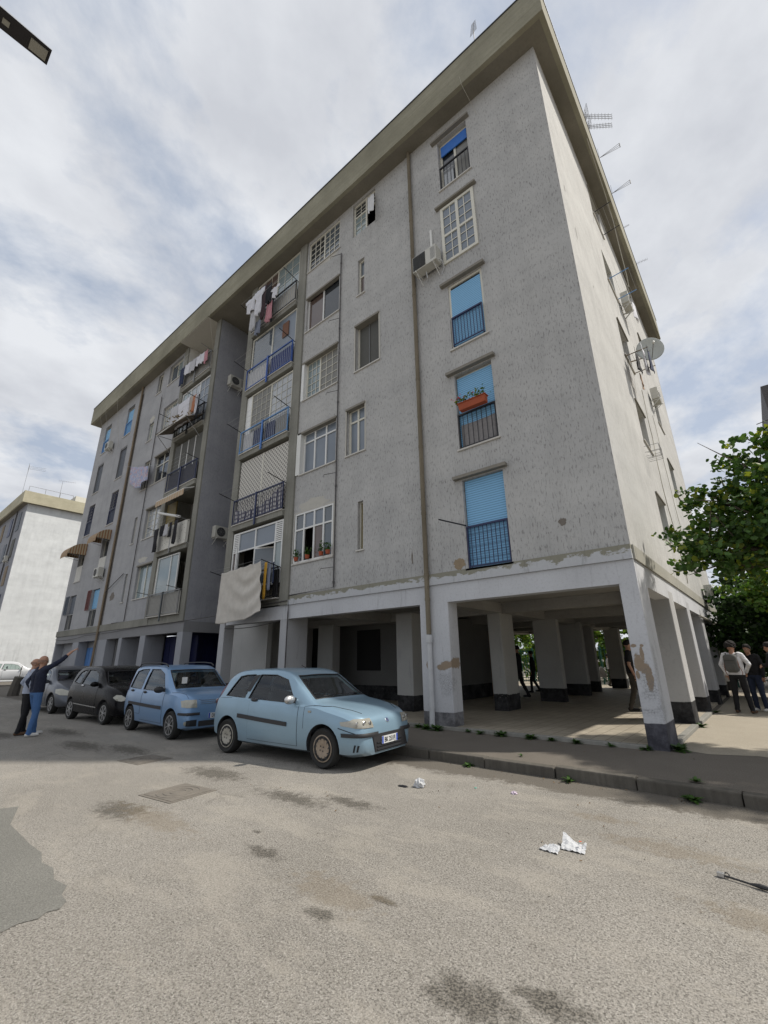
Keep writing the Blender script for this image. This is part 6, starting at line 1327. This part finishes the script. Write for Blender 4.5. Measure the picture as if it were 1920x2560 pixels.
m = MB(); m.box(-.062, .062, 3.37, 3.525, 8.138, 8.157); m.build('glass', M('lamp_glass', (.30, .29, .25), .3), sl); MB().box(-.03, .03, 3.13, 3.19, 8.146, 8.157).build('sensor', M('lamp_glass', (.30, .29, .25), .3), sl)
# ---- things lying on the road
def litter(label, loc, r, mat, seed, flat=.5, name='crumpled_paper', el=1):
    q = random.Random(seed); m = MB()
    def f(a, b):
        v = Vector((sin(pi*b)*cos(2*pi*a), sin(pi*b)*sin(2*pi*a), cos(pi*b))); d = r*(.72+.5*noise.noise(v*2.3+Vector((seed, 0, 0)))+.3*abs(noise.noise(v*6+Vector((0, seed, 0))))); return (v.x*d*el, v.y*d, max(-.2*r, v.z*d*flat)+.2*r*flat+.003)
    m.grid(18, 11, f); o = m.build(name, mat, None); o.location = loc; return tag(o, label, 'litter', 'litter on the road')
m_paper = M('crumpled_white_paper', (.50, .51, .52), .8, .2, sc=30, bump=.8); m_lilac = M('lilac_wrapper', (.50, .42, .50), .6, .3, sc=30)
litter('upright crumpled white bag on the road near the pale blue hatchback', (-2.33, -3.67, -.13), .085, m_paper, 3, 1.1); litter('tiny dark scrap beside the upright white bag', (-2.52, -3.78, -.13), .05, m_black, 4, .2, 'scrap', 1.8); litter('small lilac wrapper lying in the sunlit road', (-1.22, -3.22, -.13), .045, m_lilac, 5, .5, 'wrapper'); litter('tiny green scrap on the sunlit road', (-1.72, -3.28, -.13), .02, M('green_scrap', (.1, .35, .28), .7), 6, .3, 'scrap')
def sheet(label, pts, loc, rz, seed, lift):
    m = MB(); a, b, c, d = [Vector((*p, 0)) for p in pts]
    def f(u, v): p = (a*(1-u)+b*u)*(1-v)+(d*(1-u)+c*u)*v; return (p.x+.01*noise.noise(Vector((v*9, seed, 0))), p.y+.01*noise.noise(Vector((u*9, 0, seed))), .006+lift*(v**1.6)*(.6+.5*sin(u*4+seed))+.022*abs(noise.noise(Vector((u*5, v*5, seed))))+.008*abs(noise.noise(Vector((u*13, v*13, seed)))) )
    m.grid(16, 12, f); o = m.build('crumpled_paper', m_paper, None); o.location = loc; o.rotation_euler = (0, 0, rz); o.modifiers.new('t', 'SOLIDIFY').thickness = .0015; return tag(o, label, 'litter', 'litter on the road')
s1 = sheet('larger white paper wrapper with a raised edge and a small red mark', [(-.09, -.075), (.11, -.09), (.10, .07), (-.10, .10)], (-.10, -4.47, -.13), .1, 2, .075); s2 = sheet('smaller flat white paper wrapper left of the larger one', [(-.09, -.04), (.08, -.075), (.08, .04), (-.05, .06)], (-.25, -4.62, -.13), .1, 5, .025)
m = MB(); m.poly([(.06+.012*cos(a), .015+.014*sin(a), .062) for a in [i*pi/5 for i in range(10)]]); m.build('red_mark', M('red_print', (.5, .10, .05), .6), s1, fix=False)
um = thing('broken_umbrella_handle', 'black broken handle with a pale metal end lying on the road', 'handle', (1.06, -4.36, -.13), R(-14)); MB().tube([(-.10, 0, .018), (.06, 0, .016), (.12, .0, .02), (.17, 0, .02)], [.007, .007, .017, .014], 8).build('handle', m_trim, um); MB().box(-.145, -.10, -.016, .016, .004, .034).build('metal_end', m_alloy, um, bevel=.003); MB().tube([(-.09+.015*cos(a), .02, .02+.014*sin(a)) for a in [i*pi/6 for i in range(13)]], .004, 5, False).build('ring', m_trim, um)
bt = thing('stone_bollard', 'short leaning stone post near the white car at the far left', 'bollard', (-30.5, -2.2, -.13), .3); m = MB(); m.tube([(0, 0, -.05), (.04, .02, .5), (.14, .04, .95)], [.28, .25, .22], 8); m.build('post', m_kerb, bt); MB().tube([(.14, .04, .9), (.16, .04, 1.45), (.10, .1, 1.5)], .02, 5).build('rod', m_rust, bt)
mdk = MB(); q = random.Random(12)
for i in range(420):
    x_ = q.uniform(-4.6, 3.5) if i % 2 else q.uniform(-6, 2); y_ = -2.24-abs(q.gauss(0, .12)) if i % 2 else q.uniform(-7.5, -2.6); s_ = q.uniform(.002, .006); z_ = -.129
    mdk.prism([(x_+s_*cos(a)*q.uniform(.6, 1.2), y_+s_*sin(a)*q.uniform(.6, 1.2), z_) for a in [k_*2*pi/5 for k_ in range(5)]], (0, 0, s_*.7))
tag(mdk.build('gravel', M('loose_grit', (.16, .145, .12), .95, .5, sc=40)), kind='stuff')
lv_ = MB(); q = random.Random(31)
for i in range(170):
    k_ = i % 3; x_ = q.uniform(-5, 3.4); y_ = (-2.24-abs(q.gauss(0, .10))) if k_ == 0 else (-.12-abs(q.gauss(0, .5)) if k_ == 1 else -2.5-abs(q.gauss(0, 1.4))); z_ = -.124 if (k_ != 1) else .006
    leaf(lv_, Vector((x_, y_, z_+.004)), Vector((q.gauss(0, .25), q.gauss(0, .25), 1)), q.uniform(.007, .017), q, 5, .55)
tag(lv_.build('fallen_leaves', M('dry_leaves', (.14, .09, .045), .9, .5, sc=30), fix=False), kind='stuff')
# weeds
def weed(label, loc, r, n, seed):
    q = random.Random(seed); t = thing('weed', label, 'weed', loc, 0, 'weeds along the floor edge and kerb'); m = MB()
    for i in range(n):
        a = q.uniform(0, 2*pi); L = r*q.uniform(.5, 1.1); w_ = L*q.uniform(.12, .2); el = q.uniform(.25, 1.1); dx, dy = cos(a), sin(a); pts = []
        for k in range(4): f = k/3; pts.append(Vector((dx*L*f*cos(el*.6), dy*L*f*cos(el*.6), L*(sin(el)*f-.35*f*f)+.01)))
        wd = [.25, 1, .9, .05]; s_ = Vector((-dy, dx, .15*q.uniform(-1, 1)))
        for k in range(3): m.mi = i % 2; m.poly([pts[k]-s_*w_*wd[k], pts[k]+s_*w_*wd[k], pts[k+1]+s_*w_*wd[k+1], pts[k+1]-s_*w_*wd[k+1]])
    m.build('leaves', [lf1, lf2], t, fix=False)
wl = [('low weeds at the foot of the whitewashed drainpipe', (-4.62, -.22, 0), .16, 60), ('weeds right of the drainpipe foot', (-4.32, -.26, 0), .20, 60), ('small weed right of the drainpipe pillar', (-3.62, -.12, 0), .11, 26), ('weed clump first of the row along the tiled floor edge', (-3.32, -.16, 0), .13, 34), ('largest weed clump along the tiled floor edge', (-2.87, -.15, 0), .17, 60), ('dense weed clump in the middle of the tiled floor edge', (-2.27, -.14, 0), .16, 56), ('weed clump left of the last small ones by the tiled floor', (-1.87, -.13, 0), .12, 34), ('spiky weed near the corner pillar side of the tiled floor', (-1.42, -.13, 0), .13, 34), ('tiny weed close to the corner pillar', (-.86, -.12, 0), .10, 22), ('grass tuft at the left foot of the corner pillar', (-.34, -.08, 0), .12, 40), ('grass tuft at the right foot of the corner pillar', (.12, .1, .004), .17, 90), ('grass behind the corner pillar foot', (.10, .45, .004), .12, 50), ('weeds at the foot of the second side pillar', (.08, 3.35, .004), .15, 60), ('weeds at the foot of the third side pillar', (.1, 6.5, .004), .14, 50),
  ('weed growing from the kerb near the hatchback', (-2.41, -2.26, -.13), .11, 30), ('weed growing at the middle kerb joint', (-.87, -2.27, -.13), .11, 30), ('bright weed growing from the right-hand kerb', (.54, -2.28, -.13), .15, 50), ('flat grass on the pavement above the right-hand kerb', (.55, -1.95, 0), .10, 30), ('small weed on the pavement left of the middle', (-1.75, -1.75, 0), .07, 16), ('weeds by the kerb under the hatchback nose', (-4.9, -.12, 0), .14, 50)]
for i, (lb, lc, r_, n_) in enumerate(wl): weed(lb, lc, r_, n_, 100+i)
# ================================================================ trees, fence, neighbours
m_bark = mat_concrete('bark', (.10, .08, .06), (.17, .14, .105), 'x', .3)
def tree(label, base, h, blobs, n, s0, s1, seed, mats, trunk=.16, k=6, group='trees around the building', up=.55, limbs=None, ltilt=.6, layers=False):
    "blobs: (x, y, z, rx, ry, rz) lobes of the crown, relative to the base"
    q = random.Random(seed); t = thing('tree', label, 'tree', base, 0, group); m = MB(); B0 = Vector((0, 0, h*.0))
    fork = Vector((0, 0, h*.38)); m.tube([(0, 0, -.2), (.04, .02, h*.2), fork], [trunk*1.25, trunk, trunk*.85], 10)
    tips = [Vector(b[:3]) for b in blobs]
    for tp in tips:
        mid = fork.lerp(tp, .5)+Vector((q.uniform(-.2, .2), q.uniform(-.2, .2), .25)); m.tube([fork, mid, tp], [trunk*.55, trunk*.3, trunk*.08], 6)
        for _ in range(4):
            e = tp+Vector((q.uniform(-1, 1), q.uniform(-1, 1), q.uniform(-.4, .9)))*.55; m.tube([mid.lerp(tp, q.uniform(.3, .9)), e], [trunk*.14, trunk*.04], 4)
    m.build('trunk', m_bark, t); W_ = [b[3]*b[4]*b[5] for b in blobs]; pts = []
    tot = sum(W_)
    for b, w_ in zip(blobs, W_):
        nb = int(n*w_/tot); ncl = max(4, nb//26)
        for c in range(ncl):
            v = Vector((q.gauss(0, 1), q.gauss(0, 1), q.gauss(0, 1))).normalized()*(q.random()**.38); c0 = Vector((b[0]+v.x*b[3], b[1]+v.y*b[4], b[2]+v.z*b[5])); dr = Vector((v.x, v.y, v.z*.6+q.uniform(-.15, .25))).normalized() if v.length else Vector((1, 0, 0))
            L = q.uniform(.25, .62)*min(1.4, b[3])
            for i in range(26):
                f = q.random(); pts.append(c0+dr*L*(f-.3)+Vector((q.gauss(0, .085), q.gauss(0, .085), q.gauss(0, .05)-(.10*f*f)))*(1.15 if not layers else 1.4))
    foliage('crown', mats, t, pts, s0, s1, seed, k, up); return t
tree('broad-leaved tree with round leaves reaching in from the right edge', (3.55, 1.5, 0), 5.5, [(-1.91, 0.09, 3.43, 1.08, 0.95, 0.43), (-2.56, 0.09, 3.17, 0.52, 0.43, 0.19), (-2.64, -0.09, 3.64, 0.43, 0.43, 0.17), (-1.09, -0.26, 4.29, 0.86, 0.86, 0.52), (-2.30, 0.26, 4.59, 0.47, 0.52, 0.26), (-0.40, 0.17, 4.76, 1.03, 0.95, 0.65), (-1.70, 0.00, 5.15, 0.24, 0.26, 0.47), (-2.47, 0.17, 3.86, 0.65, 0.52, 0.19), (-0.83, -0.17, 3.21, 0.86, 0.86, 0.34), (0.71, 0.09, 3.99, 1.29, 1.21, 0.86), (-0.58, 0.17, 2.74, 0.69, 0.69, 0.24), (-1.52, 0.77, 4.16, 0.77, 0.77, 0.52), (0.03, -0.77, 4.76, 0.95, 0.86, 0.69), (-0.92, 0.09, 5.45, 0.43, 0.43, 0.30)], 24000, .038, .066, 21, [lf1, lf2, lf3], .13)
tree('dark dense tree behind the group of people at the right', (3.4, 12.5, 0), 7.5, [(-1.7, 0, 2.4, 1.7, 1.6, .9), (-1.6, -.5, 3.6, 1.5, 1.4, .7), (0, 0, 3.4, 2.2, 1.8, 1.6), (1.8, .2, 3.0, 1.6, 1.6, 1.6), (-.3, .3, 5.0, 1.7, 1.6, 1.1), (-2.3, .5, 1.6, 1.0, 1.0, .7), (.8, -1.3, 2.1, 1.8, 1.2, .9)], 30000, .055, .09, 22, [lf2, mat_leaf('leaf_deep', (.012, .03, .008)), lf1], .2, layers=True)
tree('bright green layered tree behind the round-leaved tree', (4.6, 9.4, 0), 6, [(-2.2, .2, 3.55, 1.5, 1.1, .35), (-1.5, -.1, 3.0, 1.5, 1.1, .28), (-.6, 0, 2.55, 1.6, 1.1, .25), (0, 0, 4.1, 2, 1.5, .6), (-1.9, .3, 4.1, 1.0, .9, .3)], 13000, .045, .075, 23, [mat_leaf('leaf_bright', (.075, .16, .022), .35), lf1, lf3], .14)
for i, (x, y, hh, sd, lb) in enumerate(((6.5, 15, 8, 24, 'tall dark tree farthest right behind the others'), (.6, 20.5, 5, 25, 'dark bush-like tree straight past the end wall'), (3.0, 19, 6, 26, 'shaded tree beyond the end of the building'))):
    tree(lb, (x, y, 0), hh, [(0, 0, hh*.6, 2.0, 2.0, hh*.28), (-1.2, .4, hh*.4, 1.5, 1.4, 1.2), (1.2, -.4, hh*.45, 1.5, 1.4, 1.3), (0, -.8, hh*.28, 1.7, 1.0, .9)], 9000, .08, .13, sd, [lf2, mat_leaf('leaf_deep', (.012, .03, .008)), lf1], .2)
lb_ = mat_leaf('leaf_sunny', (.13, .23, .035), .4)
for i, (x, y, r_, lb) in enumerate(((-15.5, 24, 2.6, 'sunlit green tree seen through the pillars, leftmost'), (-11.2, 23, 2.3, 'sunlit green tree seen between the slim pillar and the wide one'), (-6.8, 23.5, 2.5, 'yellow-green tree seen past the woman in the white blouse'), (-2.6, 24, 2.4, 'sunlit tree seen just left of the corner pillar'), (-20, 25, 2.6, 'sunlit tree behind the stairwell end of the building'))):
    tree(lb, (x, y, 0), 4.4, [(0, 0, 2.4, r_, 1.6, 1.1), (-1, .3, 3.3, r_*.7, 1.3, .8), (1.2, 0, 1.6, r_*.7, 1.3, .9), (-.6, -.5, 1.2, r_*.8, 1.0, .8)], 5200, .07, .12, 40+i, [lb_, lf1, lf3], .12)
fn = thing('metal_fence', 'green metal railing fence in the sun behind the building', 'fence', (-9, 19.2, 0)); m = MB()
for i in range(150): x_ = -11+i*.16; m.box(x_-.011, x_+.011, -.011, .011, .1, 2.0)
for z in (.3, 1.85): m.box(-11, 13, -.02, .02, z, z+.04)
m.build('bars', M('green_paint', (.015, .09, .07), .5), fn); m = MB()
for i in range(13): x_ = -11+i*2; m.box(x_-.035, x_+.035, -.036, .036, 0, 2.08)
m.build('posts', M('green_paint', (.015, .09, .07), .5), fn)
hw_ = MB(); hw_.box(-.9, 9, -.1, .1, 0, 1.75); wl_ = hw_.build('garden_wall', M('dark_garden_wall', (.06, .06, .06), .9, .3)); wl_.location = (2.2, 16.8, 0); tag(wl_, 'low dark wall under the trees at the right', 'wall')
# ---- pale neighbouring block on the left
nb = thing('white_building', 'neighbouring apartment block on the left with a sunlit blank white end wall', 'building', (-58, 1.0, -.1)); zs2 = 18.45
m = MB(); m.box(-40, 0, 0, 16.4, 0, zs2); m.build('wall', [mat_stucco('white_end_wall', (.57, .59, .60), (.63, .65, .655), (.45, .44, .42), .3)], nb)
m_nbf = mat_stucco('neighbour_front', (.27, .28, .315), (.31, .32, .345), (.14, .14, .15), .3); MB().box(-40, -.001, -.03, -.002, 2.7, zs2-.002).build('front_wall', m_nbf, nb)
fc = MB(); fc.box(-40.5, .55, -.62, -.48, zs2-.003, 19.75); fc.box(.41, .55, -.48, 17, zs2-.003, 19.75); fc.build('cornice', mat_concrete('pale_cornice', (.44, .41, .30), (.53, .50, .38)), nb); MB().box(-40.4, .41, -.48, 17, zs2, zs2+.1).build('soffit', m_soffit, nb); MB().box(-40.4, .41, -.48, 17, 19.4, 19.5).build('roof', m_pave, nb)
rf = MB(); rf.box(.40, .43, -.3, 3.9, 20.35, 20.38)
for y_ in (-.3, 1.2, 2.6, 3.9): rf.box(.40, .43, y_-.02, y_+.02, 19.5, 20.35)
rf.build('roof_railing', m_grey, nb); MB().box(-2.6, .2, 4.2, 16, 19.5, 20.5).build('roof_parapet', M('roof_parapet_paint', (.6, .58, .5), .8), nb)
for k in range(5):
    for i, u in enumerate((-2.1, -5.9, -9.8, -14, -18)):
        mm_ = MB(); mm_.box(u-.6, u+.6, -.09, -.031, 3.5+H*k, 5.6+H*k); mm_.build('window', [m_shutd, m_navy, m_rust, m_screen][(i+k) % 4], nb)
MB().tube([(-3.7, -.12, 3), (-3.7, -.12, 18.4)], .06, 6).build('drainpipe', m_thin, nb)
ac_unit('air conditioner on the grey front of the neighbouring block', (-60.6, .97, 12.2), 0, 1.1)
for i, (x, y, hh) in enumerate(((-59.5, .5, 3.4), (-57.8, 3.6, 2.2), (-57.7, 9.2, 1.9))): aerial(['leaning aerial on the left corner of the neighbouring block', 'aerial on the railing of the neighbouring block', 'small aerial on the middle of the neighbouring roof'][i], (x, y, 19.6), hh, (.2, .95, .05), 'log' if i else 'panel', 1.2)
# ---- distant block whose top corner shows at the right edge
db = thing('distant_block', 'distant block whose overhanging brown top corner shows above the trees at the right edge', 'building', (4.85, 28.0, 0)); MB().box(0, 12, 0, 10, 15.0, 19.1).build('top_storey', M('dark_grey_trim', (.075, .07, .07), .7), db); MB().box(.28, 11, -.03, -.001, 15.3, 18.6).build('brown_panel', M('brown_panel', (.17, .135, .10), .8), db); MB().box(2.2, 11, 1, 9, 0, 14.99).build('wall', m_wall_l, db)
m = MB(); m.tube([(-.8, -.1, 16.4), (1.5, -.1, 16.8)], .03, 4); m.tube([(-.5, -.1, 14.7), (1.5, -.1, 15.1)], .03, 4); m.build('rod', m_thin, db)
